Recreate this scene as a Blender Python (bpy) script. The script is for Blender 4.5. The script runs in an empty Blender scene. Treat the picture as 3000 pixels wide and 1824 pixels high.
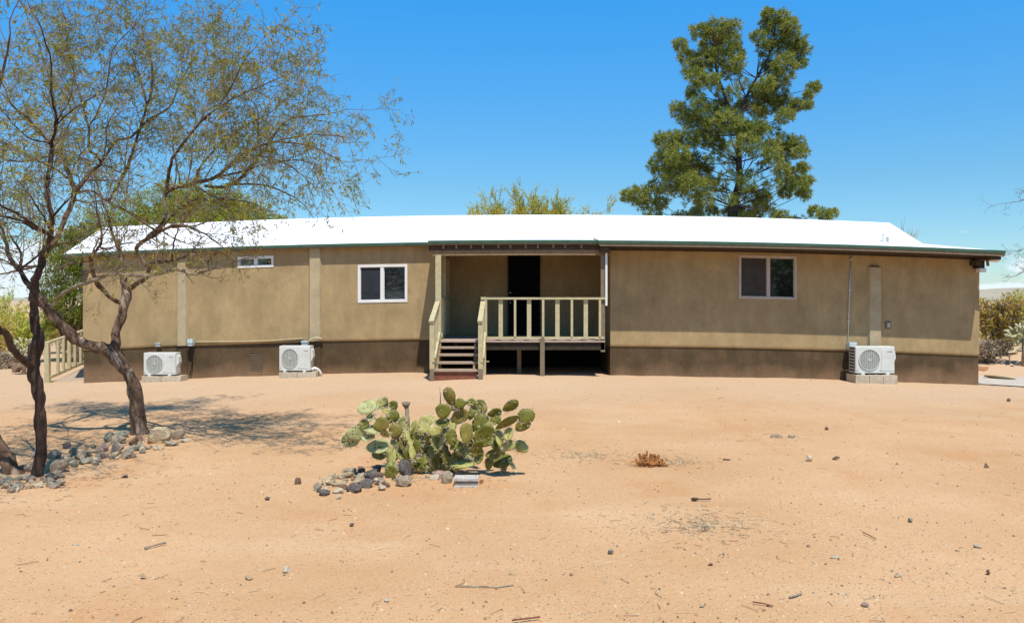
import bpy, math, random
from mathutils import Vector, Matrix, noise
R = math.radians
C = bpy.context.scene.collection
scn = bpy.context.scene

# ------------------------------------------------------------------ camera
EYE = 1.69; F = 2400.0
cam_d = bpy.data.cameras.new('camera'); cam = bpy.data.objects.new('camera', cam_d); C.objects.link(cam)
cam.location = (0, 0, EYE); cam.rotation_euler = (R(90), 0, 0)
cam_d.sensor_width = 36; cam_d.lens = F/3000*36; cam_d.shift_y = -32/3000
cam_d.clip_start = 0.1; cam_d.clip_end = 20000
scn.camera = cam

# ------------------------------------------------------------------ light
SUN_TO = Vector((0.32, -1.0, 2.22)).normalized()
elev = math.asin(SUN_TO.z); az = math.atan2(SUN_TO.x, SUN_TO.y)
world = bpy.data.worlds.new('World'); scn.world = world; world.use_nodes = True
wn = world.node_tree; wn.nodes.clear(); WL = wn.links
def W(t, **k):
    n = wn.nodes.new(t)
    for a, b in k.items(): setattr(n, a, b)
    return n
sky = W('ShaderNodeTexSky', sky_type='NISHITA', sun_disc=False, sun_elevation=elev, sun_rotation=az, altitude=800, air_density=1.0, dust_density=0.3, ozone_density=2.0)
tc = W('ShaderNodeTexCoord'); sep = W('ShaderNodeSeparateXYZ'); WL.new(tc.outputs['Generated'], sep.inputs[0])
tint = W('ShaderNodeMix', data_type='RGBA', blend_type='MULTIPLY'); tint.inputs['Factor'].default_value = 1
tr = W('ShaderNodeValToRGB'); WL.new(sep.outputs['Z'], tr.inputs[0])
cr = tr.color_ramp; cr.elements[0].position = 0.0; cr.elements[0].color = (0.80, 0.93, 1.02, 1)
cr.elements[1].position = 0.38; cr.elements[1].color = (0.28, 1.40, 2.02, 1)
_e = cr.elements.new(0.14); _e.color = (0.58, 1.02, 1.18, 1)
_e = cr.elements.new(1.0); _e.color = (0.34, 0.85, 1.02, 1)     # sky overhead, out of view, toned down to weaken blue fill in shadows
WL.new(sky.outputs[0], tint.inputs['A']); WL.new(tr.outputs[0], tint.inputs['B'])
# low cumulus close to the horizon, all the way round
mp = W('ShaderNodeMapping'); mp.inputs['Scale'].default_value = (9, 9, 22); mp.inputs['Location'].default_value = (3.05, 0.35, 0.2)
WL.new(tc.outputs['Generated'], mp.inputs[0])
cn = W('ShaderNodeTexNoise'); cn.inputs['Scale'].default_value = 1.0; cn.inputs['Detail'].default_value = 7; cn.inputs['Roughness'].default_value = 0.55
WL.new(mp.outputs[0], cn.inputs['Vector'])
el = W('ShaderNodeMapRange'); el.inputs[1].default_value = 0.0; el.inputs[2].default_value = 0.115; el.inputs[3].default_value = 0.13; el.inputs[4].default_value = -0.32
WL.new(sep.outputs['Z'], el.inputs[0])
ad = W('ShaderNodeMath', operation='ADD'); WL.new(cn.outputs[0], ad.inputs[0]); WL.new(el.outputs[0], ad.inputs[1])
cm = W('ShaderNodeMapRange'); cm.inputs[1].default_value = 0.49; cm.inputs[2].default_value = 0.54; WL.new(ad.outputs[0], cm.inputs[0])
cf = W('ShaderNodeMath', operation='MULTIPLY'); cf.inputs[1].default_value = 0.95; WL.new(cm.outputs[0], cf.inputs[0])
cmix = W('ShaderNodeMix', data_type='RGBA'); cmix.inputs['B'].default_value = (7.2, 8.2, 9.0, 1)
WL.new(cf.outputs[0], cmix.inputs['Factor']); WL.new(tint.outputs['Result'], cmix.inputs['A'])
bg = W('ShaderNodeBackground'); bg.inputs['Strength'].default_value = 0.10
WL.new(cmix.outputs['Result'], bg.inputs['Color'])
wo = W('ShaderNodeOutputWorld'); WL.new(bg.outputs[0], wo.inputs[0])
sd = bpy.data.lights.new('sun', 'SUN'); sd.energy = 4.6; sd.angle = R(0.55); sd.color = (1.0, 0.955, 0.89)
so = bpy.data.objects.new('sun', sd); C.objects.link(so); so.rotation_euler = SUN_TO.to_track_quat('Z', 'Y').to_euler(); so.location = (5, -10, 30)
vs = scn.view_settings; vs.view_transform = 'Standard'; vs.look = 'None'; vs.exposure = 0.25; vs.gamma = 1
scn.cycles.max_bounces = 6; scn.cycles.transparent_max_bounces = 8

# ------------------------------------------------------------------ helpers
def sstep(a, b, t):
    t = min(1, max(0, (t-a)/(b-a))); return t*t*(3-2*t)
def bow(x):                                   # the long house and the pad it stands on sag towards both ends
    x = max(-12.5, min(12.5, x)); return -0.24*((x-0.8)/10)**2
def gz(x, y):                                 # height of the ground
    t = sstep(9.0, 17.3, y)
    h = (bow(x)+0.045 + (0.04 if x < -1 else 0.0)*sstep(1, 3, -x))*t*(1-0.6*sstep(27, 45, y))
    h += 0.10*math.exp(-((x+.4)**2/2.6+(y-16.9)**2/1.1))
    n = noise.noise(Vector((x*0.35, y*0.35, 1.7)))*0.035*sstep(1.5, 5, y)*(1-0.8*sstep(15, 17, y))
    if y > 21 and x > 9: h += 0.35*sstep(21, 24, y)*sstep(10, 12, x)
    if y > 24: h += 0.25*sstep(24, 60, y)*noise.noise(Vector((x*0.05, y*0.05, 4)))
    return h+n
def at(px, py, d): return Vector(((px-1500)*d/F, d, EYE-(py-880)*d/F))
def X(px, d): return (px-1500)*d/F
def Zn(py, d, x=None): return EYE-(py-880)*d/F-(bow(x) if x is not None else 0)
def gp(px, py):                               # where a pixel of open ground lies
    d = EYE*F/max(30, py-880)
    for _ in range(12):
        x = X(px, d); d = (EYE-gz(x, d))*F/max(30, py-880)
    return Vector((X(px, d), d, gz(X(px, d), d)))
def mesh(name, v, f, m=None, smooth=False):
    me = bpy.data.meshes.new(name); me.from_pydata([tuple(a) for a in v], [], f)
    for k in (m if isinstance(m, (list, tuple)) else [m]):
        if k: me.materials.append(k)
    if smooth: me.polygons.foreach_set('use_smooth', [True]*len(me.polygons))
    me.update(); return me
def tag(o, label=None, cat=None, group=None, kind=None):
    if label: o['label'] = label
    if cat: o['category'] = cat
    if group: o['group'] = group
    if kind: o['kind'] = kind
    return o
def root(name, loc, label, cat, group=None, rz=0):
    o = bpy.data.objects.new(name, None); C.objects.link(o); o.location = loc; o.rotation_euler.z = rz; o.empty_display_size = 0.2
    return tag(o, label, cat, group)
def org(p):
    v = Vector((0, 0, 0))
    while p is not None: v = v+p.location; p = p.parent
    return v
class MB:
    def __init__(s): s.v = []; s.f = []; s.mi = []; s.cur = 0
    def add(s, v, f):
        b = len(s.v); s.v += [Vector(a) for a in v]; s.f += [tuple(b+i for i in q) for q in f]; s.mi += [s.cur]*len(f); return s
    def box(s, x0, x1, y0, y1, z0, z1, n=1):
        v = []; f = []
        for i in range(n+1):
            x = x0+(x1-x0)*i/n; v += [(x, y0, z0), (x, y1, z0), (x, y1, z1), (x, y0, z1)]
        for i in range(n):
            a = 4*i; b = a+4
            f += [(a, b, b+3, a+3), (a+1, a+2, b+2, b+1), (a+3, b+3, b+2, a+2), (a, a+1, b+1, b)]
        f += [(0, 3, 2, 1), (4*n, 4*n+1, 4*n+2, 4*n+3)]
        return s.add(v, f)
    def bar(s, a, b, w, h, up=(0, 0, 1)):
        a = Vector(a); b = Vector(b); d = (b-a).normalized(); u = Vector(up)
        if abs(d.dot(u)) > .98: u = Vector((0, 1, 0))
        r = d.cross(u).normalized()*w/2; t = r.cross(d).normalized()*h/2
        v = [p+i*r+j*t for p in (a, b) for i, j in ((-1, -1), (1, -1), (1, 1), (-1, 1))]
        return s.add(v, [(0, 1, 2, 3), (7, 6, 5, 4), (0, 4, 5, 1), (1, 5, 6, 2), (2, 6, 7, 3), (3, 7, 4, 0)])
    def tube(s, pts, rad, n=6, cap=True):
        k = len(pts); P = [Vector(p) for p in pts]; v = []; f = []; ref = None
        for i in range(k):
            d = (P[min(i+1, k-1)]-P[max(i-1, 0)])
            if d.length < 1e-9: d = Vector((0, 0, 1))
            d.normalize()
            if ref is None: ref = d.orthogonal().normalized()
            ref = (ref-d*ref.dot(d)); ref = ref.normalized() if ref.length > 1e-6 else d.orthogonal().normalized()
            q = d.cross(ref); r = rad[i] if isinstance(rad, (list, tuple)) else rad
            for j in range(n):
                a = 2*math.pi*j/n; v.append(P[i]+(ref*math.cos(a)+q*math.sin(a))*r)
        for i in range(k-1):
            for j in range(n):
                f.append((i*n+j, i*n+(j+1) % n, (i+1)*n+(j+1) % n, (i+1)*n+j))
        if cap: f += [tuple(range(n-1, -1, -1)), tuple((k-1)*n+j for j in range(n))]
        return s.add(v, f)
    def quad(s, a, b, c, d): return s.add([a, b, c, d], [(0, 1, 2, 3)])
    def bend(s):
        for p in s.v: p.z += bow(p.x)
        return s
    def build(s, name, m, parent=None, smooth=False, kind=None, label=None, local=False):
        o3 = Vector((0, 0, 0)) if local else org(parent)
        me = mesh(name, [p-o3 for p in s.v], s.f, m, smooth)
        if isinstance(m, (list, tuple)): me.polygons.foreach_set('material_index', s.mi)
        o = bpy.data.objects.new(name, me); C.objects.link(o); o.parent = parent
        if kind: o['kind'] = kind
        if label: o['label'] = label
        return o
def copy_tree(o, parent=None):
    c = o.copy(); C.objects.link(c); c.parent = parent
    for ch in list(o.children): copy_tree(ch, c)
    return c

# ------------------------------------------------------------------ materials
def M(name, c1, c2=None, scale=4, detail=6, rough=0.85, bump=0, bscale=60, bdist=0.01, lo=0.35, hi=0.65, coord='Object', metal=0, spec=0.3, stretch=None, c3=None, s3=30, f3=0.3, per=None):
    m = bpy.data.materials.new(name); m.use_nodes = True; t = m.node_tree; L = t.links; b = t.nodes['Principled BSDF']
    b.inputs['Roughness'].default_value = rough; b.inputs['Metallic'].default_value = metal; b.inputs['Specular IOR Level'].default_value = spec
    tcn = t.nodes.new('ShaderNodeTexCoord'); vec = tcn.outputs[coord]
    if stretch:
        mm = t.nodes.new('ShaderNodeMapping'); mm.inputs['Scale'].default_value = stretch; L.new(vec, mm.inputs[0]); vec = mm.outputs[0]
    col = None
    if c2:
        n = t.nodes.new('ShaderNodeTexNoise'); n.inputs['Scale'].default_value = scale; n.inputs['Detail'].default_value = detail; n.inputs['Roughness'].default_value = 0.6; L.new(vec, n.inputs['Vector'])
        r = t.nodes.new('ShaderNodeValToRGB'); r.color_ramp.elements[0].position = lo; r.color_ramp.elements[1].position = hi
        r.color_ramp.elements[0].color = (*c1, 1); r.color_ramp.elements[1].color = (*c2, 1); L.new(n.outputs[0], r.inputs[0]); col = r.outputs[0]
        if c3:
            n3 = t.nodes.new('ShaderNodeTexNoise'); n3.inputs['Scale'].default_value = s3; n3.inputs['Detail'].default_value = 3; L.new(vec, n3.inputs['Vector'])
            r3 = t.nodes.new('ShaderNodeMapRange'); r3.inputs[1].default_value = 0.55; r3.inputs[2].default_value = 0.7; r3.inputs[4].default_value = f3; L.new(n3.outputs[0], r3.inputs[0])
            x = t.nodes.new('ShaderNodeMix'); x.data_type = 'RGBA'; L.new(r3.outputs[0], x.inputs['Factor']); L.new(col, x.inputs['A']); x.inputs['B'].default_value = (*c3, 1); col = x.outputs['Result']
        L.new(col, b.inputs['Base Color'])
    else: b.inputs['Base Color'].default_value = (*c1, 1)
    if bump:
        n2 = t.nodes.new('ShaderNodeTexNoise'); n2.inputs['Scale'].default_value = bscale; n2.inputs['Detail'].default_value = 5; L.new(vec, n2.inputs['Vector'])
        bp = t.nodes.new('ShaderNodeBump'); bp.inputs['Strength'].default_value = bump; bp.inputs['Distance'].default_value = bdist; L.new(n2.outputs[0], bp.inputs['Height']); L.new(bp.outputs[0], b.inputs['Normal'])
    return m
def leafmat(name, cols, trans=0.35, rough=0.7, world_scale=0.9):
    m = bpy.data.materials.new(name); m.use_nodes = True; t = m.node_tree; L = t.links; b = t.nodes['Principled BSDF']; out = t.nodes['Material Output']
    g = t.nodes.new('ShaderNodeNewGeometry'); n = t.nodes.new('ShaderNodeTexNoise'); n.inputs['Scale'].default_value = world_scale; n.inputs['Detail'].default_value = 3; L.new(g.outputs['Position'], n.inputs['Vector'])
    ad = t.nodes.new('ShaderNodeMath'); ad.operation = 'MULTIPLY_ADD'; L.new(g.outputs['Random Per Island'], ad.inputs[0]); ad.inputs[1].default_value = 0.75; ad.inputs[2].default_value = -0.37
    a2 = t.nodes.new('ShaderNodeMath'); a2.operation = 'ADD'; L.new(ad.outputs[0], a2.inputs[0]); L.new(n.outputs[0], a2.inputs[1])
    r = t.nodes.new('ShaderNodeValToRGB'); L.new(a2.outputs[0], r.inputs[0]); e = r.color_ramp.elements
    for i, c in enumerate(cols):
        q = e[i] if i < 2 else e.new(0.5)
    for i, c in enumerate(cols):
        e[i].position = 0.1+0.8*i/(len(cols)-1); e[i].color = (*c, 1)
    L.new(r.outputs[0], b.inputs['Base Color']); b.inputs['Roughness'].default_value = rough; b.inputs['Specular IOR Level'].default_value = 0.25
    tr = t.nodes.new('ShaderNodeBsdfTranslucent'); L.new(r.outputs[0], tr.inputs['Color'])
    mx = t.nodes.new('ShaderNodeMixShader'); mx.inputs[0].default_value = trans; L.new(b.outputs[0], mx.inputs[1]); L.new(tr.outputs[0], mx.inputs[2]); L.new(mx.outputs[0], out.inputs[0])
    return m
m_wall = M('stucco_tan', (.315, .224, .112), (.415, .300, .150), scale=1.6, detail=8, rough=.92, bump=.5, bscale=70, bdist=.012, lo=.3, hi=.7, c3=(.32, .215, .115), s3=5, f3=.6, spec=.1)
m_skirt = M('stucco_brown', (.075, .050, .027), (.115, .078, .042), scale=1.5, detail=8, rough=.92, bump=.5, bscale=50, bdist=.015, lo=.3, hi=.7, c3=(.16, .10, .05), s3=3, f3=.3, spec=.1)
def grain(m, sc=38, amt=.16):
    t = m.node_tree; b = t.nodes['Principled BSDF']; o = b.inputs['Base Color'].links[0].from_socket; g = t.nodes.new('ShaderNodeNewGeometry')
    n = t.nodes.new('ShaderNodeTexNoise'); n.inputs['Scale'].default_value = sc; n.inputs['Detail'].default_value = 4; n.inputs['Roughness'].default_value = .8; t.links.new(g.outputs['Position'], n.inputs['Vector'])
    mp_ = t.nodes.new('ShaderNodeMapping'); mp_.inputs['Scale'].default_value = (1, 1, .35); t.links.new(g.outputs['Position'], mp_.inputs[0])
    n2 = t.nodes.new('ShaderNodeTexNoise'); n2.inputs['Scale'].default_value = 3.1; n2.inputs['Detail'].default_value = 9; n2.inputs['Roughness'].default_value = .75; t.links.new(mp_.outputs[0], n2.inputs['Vector'])
    for nn, a in ((n, amt), (n2, amt*1.1)):
        r = t.nodes.new('ShaderNodeMapRange'); r.inputs[1].default_value = .3; r.inputs[2].default_value = .7; r.inputs[3].default_value = 1-a; r.inputs[4].default_value = 1+a; t.links.new(nn.outputs[0], r.inputs[0])
        h = t.nodes.new('ShaderNodeVectorMath'); h.operation = 'SCALE'; t.links.new(o, h.inputs[0]); t.links.new(r.outputs[0], h.inputs['Scale']); o = h.outputs[0]
    t.links.new(o, b.inputs['Base Color'])
m_pil = M('stucco_pilaster', (.38, .30, .18), (.46, .365, .22), scale=3, detail=8, rough=.92, bump=.4, bscale=70, bdist=.012, spec=.1)
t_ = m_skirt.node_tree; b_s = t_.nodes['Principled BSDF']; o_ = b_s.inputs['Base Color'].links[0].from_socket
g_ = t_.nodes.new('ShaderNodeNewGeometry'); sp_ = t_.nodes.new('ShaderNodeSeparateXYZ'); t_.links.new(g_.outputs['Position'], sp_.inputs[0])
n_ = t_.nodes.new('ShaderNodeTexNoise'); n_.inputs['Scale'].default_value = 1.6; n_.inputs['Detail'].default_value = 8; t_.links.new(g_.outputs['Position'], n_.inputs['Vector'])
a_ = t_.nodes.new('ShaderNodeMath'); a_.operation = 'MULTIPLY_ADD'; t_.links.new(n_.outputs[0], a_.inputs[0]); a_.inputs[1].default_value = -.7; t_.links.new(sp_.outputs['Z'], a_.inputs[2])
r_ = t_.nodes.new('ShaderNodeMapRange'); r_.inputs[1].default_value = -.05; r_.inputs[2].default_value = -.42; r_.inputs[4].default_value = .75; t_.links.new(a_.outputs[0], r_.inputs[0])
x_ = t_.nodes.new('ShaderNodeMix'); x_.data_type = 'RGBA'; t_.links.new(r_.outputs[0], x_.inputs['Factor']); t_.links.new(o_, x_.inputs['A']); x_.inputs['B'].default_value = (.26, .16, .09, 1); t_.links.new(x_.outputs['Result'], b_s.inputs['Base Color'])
grain(m_wall); grain(m_skirt, 30, .2); grain(m_pil, 38, .10)
m_roof = M('white_roof_coating', (.84, .85, .86), (.88, .88, .88), scale=2, rough=.6)
m_fascia = M('fascia_taupe', (.17, .125, .075), (.22, .165, .105), scale=9, rough=.7)
m_green = M('green_drip_edge', (.035, .085, .05), (.055, .12, .07), scale=6, rough=.45)
m_dark = M('dark_timber', (.045, .03, .02), (.075, .05, .034), scale=14, rough=.8)
m_beam = M('beam_tan', (.20, .13, .065), (.26, .175, .09), scale=7, rough=.8)
m_trim = M('cream_paint', (.42, .36, .195), (.52, .45, .265), scale=10, rough=.65, bump=.15, bscale=80, c3=(.3, .25, .16), s3=22, f3=.3)
m_frame_w = M('white_vinyl', (.68, .67, .62), (.76, .74, .68), scale=6, rough=.4)
m_frame_t = M('tan_vinyl', (.42, .34, .27), (.48, .40, .33), scale=6, rough=.5)
m_tread = M('weathered_tread', (.30, .22, .15), (.42, .32, .23), scale=18, rough=.85, bump=.3, bscale=90, stretch=(.6, 4, 4))
m_redwood = M('red_stained_board', (.17, .06, .035), (.24, .09, .05), scale=12, rough=.8)
m_deckw = M('deck_board_grey', (.36, .26, .20), (.50, .38, .30), scale=16, rough=.85, stretch=(.5, 4, 4))
m_door = M('black_security_door', (.003, .003, .004), (.006, .006, .008), scale=40, rough=.8, spec=.08)
m_steel = M('galvanised_steel', (.42, .45, .44), (.55, .58, .57), scale=12, rough=.4, metal=.4)
m_gbox = M('pale_grey_box_paint', (.42, .50, .50), (.52, .60, .60), scale=9, rough=.5)
m_black = M('black_rubber', (.01, .01, .011), rough=.5)
m_ac = M('ac_white_enamel', (.55, .56, .50), (.64, .64, .58), scale=5, rough=.38, c3=(.50, .50, .43), s3=9, f3=.3)
m_acgrey = M('ac_fan_grey', (.24, .25, .21), (.32, .33, .29), scale=12, rough=.5)
m_acbar = M('ac_grille', (.42, .43, .38), (.50, .51, .46), scale=12, rough=.5)
m_acfin = M('ac_coil', (.05, .05, .045), (.11, .10, .09), scale=60, rough=.5, metal=.3)
m_print = M('grey_print', (.10, .10, .10), rough=.5)
m_conc = M('concrete_block', (.40, .33, .23), (.54, .45, .33), scale=7, rough=.95, bump=.6, bscale=70, bdist=.01, c3=(.26, .24, .17), s3=12, f3=.4)
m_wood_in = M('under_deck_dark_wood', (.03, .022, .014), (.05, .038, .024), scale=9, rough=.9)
m_bark = M('mesquite_bark', (.055, .030, .017), (.19, .12, .075), scale=16, detail=9, rough=.95, bump=.9, bscale=38, bdist=.02, stretch=(1, 1, .35), c3=(.38, .29, .20), s3=7, f3=.9)
m_barkdark = M('dark_mesquite_bark', (.025, .015, .010), (.085, .050, .032), scale=16, detail=9, rough=.95, bump=.9, bscale=38, bdist=.02, stretch=(1, 1, .35), c3=(.16, .11, .075), s3=4, f3=.4)
m_barkpale = M('pale_bare_bark', (.22, .18, .125), (.38, .32, .23), scale=14, rough=.9, bump=.5, bscale=60, c3=(.10, .07, .05), s3=9, f3=.6)
m_twig = M('mesquite_twig', (.12, .085, .055), (.27, .21, .15), scale=4, rough=.9)
m_pinebark = M('pine_bark', (.035, .025, .02), (.09, .07, .055), scale=5, rough=.95)
m_mleaf = leafmat('mesquite_leaf', [(.14, .19, .022), (.22, .27, .030), (.34, .32, .035), (.42, .26, .045), (.20, .26, .05)], trans=.4, world_scale=1.3)
m_gleaf = leafmat('green_mesquite_leaf', [(.15, .18, .012), (.30, .32, .022), (.46, .42, .035)], trans=.35, world_scale=.8)
m_dleaf = leafmat('dark_green_leaf', [(.08, .12, .010), (.18, .22, .018), (.28, .29, .03)], trans=.35, world_scale=.8)
m_yleaf = leafmat('palo_verde_leaf', [(.28, .31, .08), (.42, .42, .09), (.58, .50, .07)], trans=.3)
m_yflow = leafmat('palo_verde_flower', [(.55, .42, .03), (.75, .58, .05)], trans=.4)
m_pvbark = M('palo_verde_bark', (.15, .17, .06), (.22, .24, .09), scale=6, rough=.7)
m_needle = leafmat('pine_needle', [(.08, .13, .025), (.19, .24, .04), (.34, .35, .06), (.42, .37, .10)], trans=.3, world_scale=.55)
m_scrub = leafmat('scrub_leaf', [(.30, .30, .035), (.50, .44, .06), (.68, .48, .09), (.60, .34, .07)], trans=.3, world_scale=.9)
m_scrubg = leafmat('green_scrub_leaf', [(.32, .40, .03), (.50, .56, .05), (.70, .64, .08)], trans=.3)
m_drytwig = M('dry_twig', (.22, .165, .11), (.42, .34, .24), scale=3, rough=.95)
m_chol = M('cholla_skin', (.30, .30, .15), (.48, .46, .29), scale=30, rough=.8, bump=.4, bscale=90)
m_glassdark = bpy.data.materials.new('window_glass'); m_glassdark.use_nodes = True
_b = m_glassdark.node_tree.nodes['Principled BSDF']; _b.inputs['Base Color'].default_value = (.006, .008, .010, 1); _b.inputs['Roughness'].default_value = .03; _b.inputs['Specular IOR Level'].default_value = .9
m_screen = M('insect_screen', (.020, .022, .028), (.032, .034, .042), scale=5, rough=.7, spec=.2)
m_screen_t = M('brown_insect_screen', (.045, .036, .032), (.062, .050, .044), scale=5, rough=.8, spec=.2)
m_gravel = M('driveway_gravel', (.42, .36, .29), (.54, .48, .40), scale=5, rough=.95, bump=.5, bscale=120, c3=(.32, .28, .24), s3=60, f3=.4, coord='Generated' if False else 'Object')
m_hill = M('far_desert_hill', (.34, .29, .20), (.42, .35, .25), scale=.02, rough=1, c3=(.20, .20, .15), s3=.06, f3=.8)

# ground material
def ground_mat():
    m = bpy.data.materials.new('desert_sand'); m.use_nodes = True; t = m.node_tree; L = t.links; b = t.nodes['Principled BSDF']
    g = t.nodes.new('ShaderNodeNewGeometry'); P = g.outputs['Position']
    def nz(scale, detail=5, rough=.6, st=None):
        v = P
        if st:
            q = t.nodes.new('ShaderNodeMapping'); q.inputs['Scale'].default_value = st; L.new(P, q.inputs[0]); v = q.outputs[0]
        n = t.nodes.new('ShaderNodeTexNoise'); n.inputs['Scale'].default_value = scale; n.inputs['Detail'].default_value = detail; n.inputs['Roughness'].default_value = rough; L.new(v, n.inputs['Vector']); return n.outputs[0]
    def mr(o, a, bb, c=0, d=1):
        n = t.nodes.new('ShaderNodeMapRange'); n.inputs[1].default_value = a; n.inputs[2].default_value = bb; n.inputs[3].default_value = c; n.inputs[4].default_value = d; L.new(o, n.inputs[0]); return n.outputs[0]
    def mix(f, a, c, mode='MIX'):
        n = t.nodes.new('ShaderNodeMix'); n.data_type = 'RGBA'; n.blend_type = mode
        if isinstance(f, float): n.inputs['Factor'].default_value = f
        else: L.new(f, n.inputs['Factor'])
        for k, s in (('A', a), ('B', c)):
            if isinstance(s, tuple): n.inputs[k].default_value = (*s, 1)
            else: L.new(s, n.inputs[k])
        return n.outputs['Result']
    c = mix(mr(nz(.45, 6, .62), .36, .64), (0.474, 0.275, 0.133), (0.546, 0.339, 0.180))
    c = mix(mr(nz(1.1, 5, .6, (1, .38, 1)), .56, .76, 0, .8), c, (0.474, 0.229, 0.090))          # redder scuffed sand
    c = mix(mr(nz(.8, 4, .6, (.45, 1.5, 1)), .56, .72, 0, .5), c, (0.550, 0.382, 0.223))           # pale dusty streaks
    c = mix(mr(nz(14, 4), .56, .72, 0, .35), c, (0.379, 0.213, 0.101))
    # paler gravelly dust near the house
    sp = t.nodes.new('ShaderNodeSeparateXYZ'); L.new(P, sp.inputs[0])
    w = t.nodes.new('ShaderNodeMath'); w.operation = 'MULTIPLY_ADD'; L.new(nz(.5, 4), w.inputs[0]); w.inputs[1].default_value = 6.0; L.new(sp.outputs['Y'], w.inputs[2])
    c = mix(mr(w.outputs[0], 14.5, 19, 0, .85), c, (0.512, 0.356, 0.223))
    # grit
    v = t.nodes.new('ShaderNodeTexVoronoi'); v.inputs['Scale'].default_value = 38; L.new(P, v.inputs['Vector'])
    vc = t.nodes.new('ShaderNodeSeparateColor'); L.new(v.outputs['Color'], vc.inputs[0])
    spot = t.nodes.new('ShaderNodeMath'); spot.operation = 'MULTIPLY'; L.new(mr(v.outputs['Distance'], .30, .18), spot.inputs[0]); L.new(mr(vc.outputs[0], .52, .56), spot.inputs[1])
    patch = t.nodes.new('ShaderNodeMath'); patch.operation = 'MULTIPLY'; L.new(spot.outputs[0], patch.inputs[0]); L.new(mr(nz(.9, 3), .38, .60, .35, .95), patch.inputs[1])
    gc = mix(mr(vc.outputs[1], .62, .70), (0.181, 0.092, 0.047), (0.626, 0.467, 0.303))
    c = mix(patch.outputs[0], c, gc)
    v2 = t.nodes.new('ShaderNodeTexVoronoi'); v2.inputs['Scale'].default_value = 95; L.new(P, v2.inputs['Vector'])
    v2c = t.nodes.new('ShaderNodeSeparateColor'); L.new(v2.outputs['Color'], v2c.inputs[0])
    s2 = t.nodes.new('ShaderNodeMath'); s2.operation = 'MULTIPLY'; L.new(mr(v2.outputs['Distance'], .35, .2), s2.inputs[0]); L.new(mr(v2c.outputs[0], .45, .5, 0, .75), s2.inputs[1])
    c = mix(s2.outputs[0], c, mix(mr(v2c.outputs[1], .55, .7), (0.285, 0.153, 0.072), (0.664, 0.476, 0.287)))
    for (px_, py_, rad_) in ((1300, 1425, 1.15), (1640, 1255, .5), (1920, 1350, .9), (2830, 1335, .8), (900, 1500, .5)):
        q = gp(px_, py_); vm = t.nodes.new('ShaderNodeVectorMath'); vm.operation = 'DISTANCE'; vm.inputs[1].default_value = q; L.new(P, vm.inputs[0])
        ma = t.nodes.new('ShaderNodeMath'); ma.operation = 'MULTIPLY_ADD'; L.new(nz(2.6, 6, .7), ma.inputs[0]); ma.inputs[1].default_value = 1.8*rad_; L.new(vm.outputs['Value'], ma.inputs[2])
        c = mix(mr(ma.outputs[0], 1.55*rad_, .9*rad_, 0, .55), c, (.46, .235, .10))
    L.new(c, b.inputs['Base Color']); b.inputs['Roughness'].default_value = .95; b.inputs['Specular IOR Level'].default_value = .1
    h = t.nodes.new('ShaderNodeMath'); h.operation = 'ADD'; L.new(nz(22, 7, .7), h.inputs[0]); L.new(mr(v.outputs['Distance'], 0, .5, .5, 0), h.inputs[1])
    bp = t.nodes.new('ShaderNodeBump'); bp.inputs['Strength'].default_value = .45; bp.inputs['Distance'].default_value = .014; L.new(h.outputs[0], bp.inputs['Height']); L.new(bp.outputs[0], b.inputs['Normal'])
    return m
m_ground = ground_mat()

# ------------------------------------------------------------------ ground
rng = random.Random(7)
def axis(pts):
    o = []
    for (a, b, st) in pts:
        n = max(1, round((b-a)/st)); o += [a+(b-a)*i/n for i in range(n)]
    return o+[pts[-1][1]]
gx = axis([(-3000, -400, 260), (-400, -60, 40), (-60, -14, 4), (-14, 14, .14), (14, 60, 4), (60, 400, 40), (400, 3000, 260)])
gy = axis([(-400, -60, 40), (-60, 2, 4), (2, 20, .14), (20, 34, 1), (34, 80, 4), (80, 400, 40), (400, 4200, 380)])
def gzf(x, y):
    z = gz(x, y)
    if -14 <= x <= 14 and 2 <= y <= 20.0:
        z += noise.fractal(Vector((x*1.1, y*1.1, 0)), 1, 2, 5)*.014+noise.noise(Vector((x*3.1, y*3.1, 3)))*.005
    return z
v = [(x, y, gzf(x, y)) for y in gy for x in gx]; nx = len(gx)
f = [(j*nx+i, j*nx+i+1, (j+1)*nx+i+1, (j+1)*nx+i) for j in range(len(gy)-1) for i in range(nx-1)]
g = bpy.data.objects.new('ground', mesh('ground', v, f, m_ground, True)); C.objects.link(g); g['kind'] = 'structure'

# gravel drive beyond the right end of the house
b = MB(); xs = [10.4+.6*i for i in range(40)]; ys = [18.1, 18.7, 19.3, 19.9, 20.5, 21.0]
vv = [(x, y+.05*math.sin(x*2)+(.25*math.sin(x*.9) if j in (0, 5) else 0)*.4, gz(x, y)+.022) for j, y in enumerate(ys) for x in xs]
b.add(vv, [(j*40+i, j*40+i+1, (j+1)*40+i+1, (j+1)*40+i) for j in range(5) for i in range(39)])
b.build('driveway', m_gravel, None, True, kind='structure')
# hills
b = MB(); 
hx = [-3000+100*i for i in range(61)]
top = [(x, 2600+120*noise.noise(Vector((x*.002, 0, 0))), 22+22*noise.fractal(Vector((x*.0016, 3, 0)), 1, 2, 4)+20*sstep(900, 1500, x)) for x in hx]
mid = [(x, 2200, 8+6*noise.noise(Vector((x*.003, 9, 0)))) for x in hx]; bot = [(x, 1500, -2) for x in hx]; bk = [(x, 3300, -4) for x in hx]
n = 61; b.add(bot+mid+top+bk, [(r*n+i, r*n+i+1, (r+1)*n+i+1, (r+1)*n+i) for r in range(3) for i in range(n-1)])
b.build('hills', m_hill, None, True, kind='structure')

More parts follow.
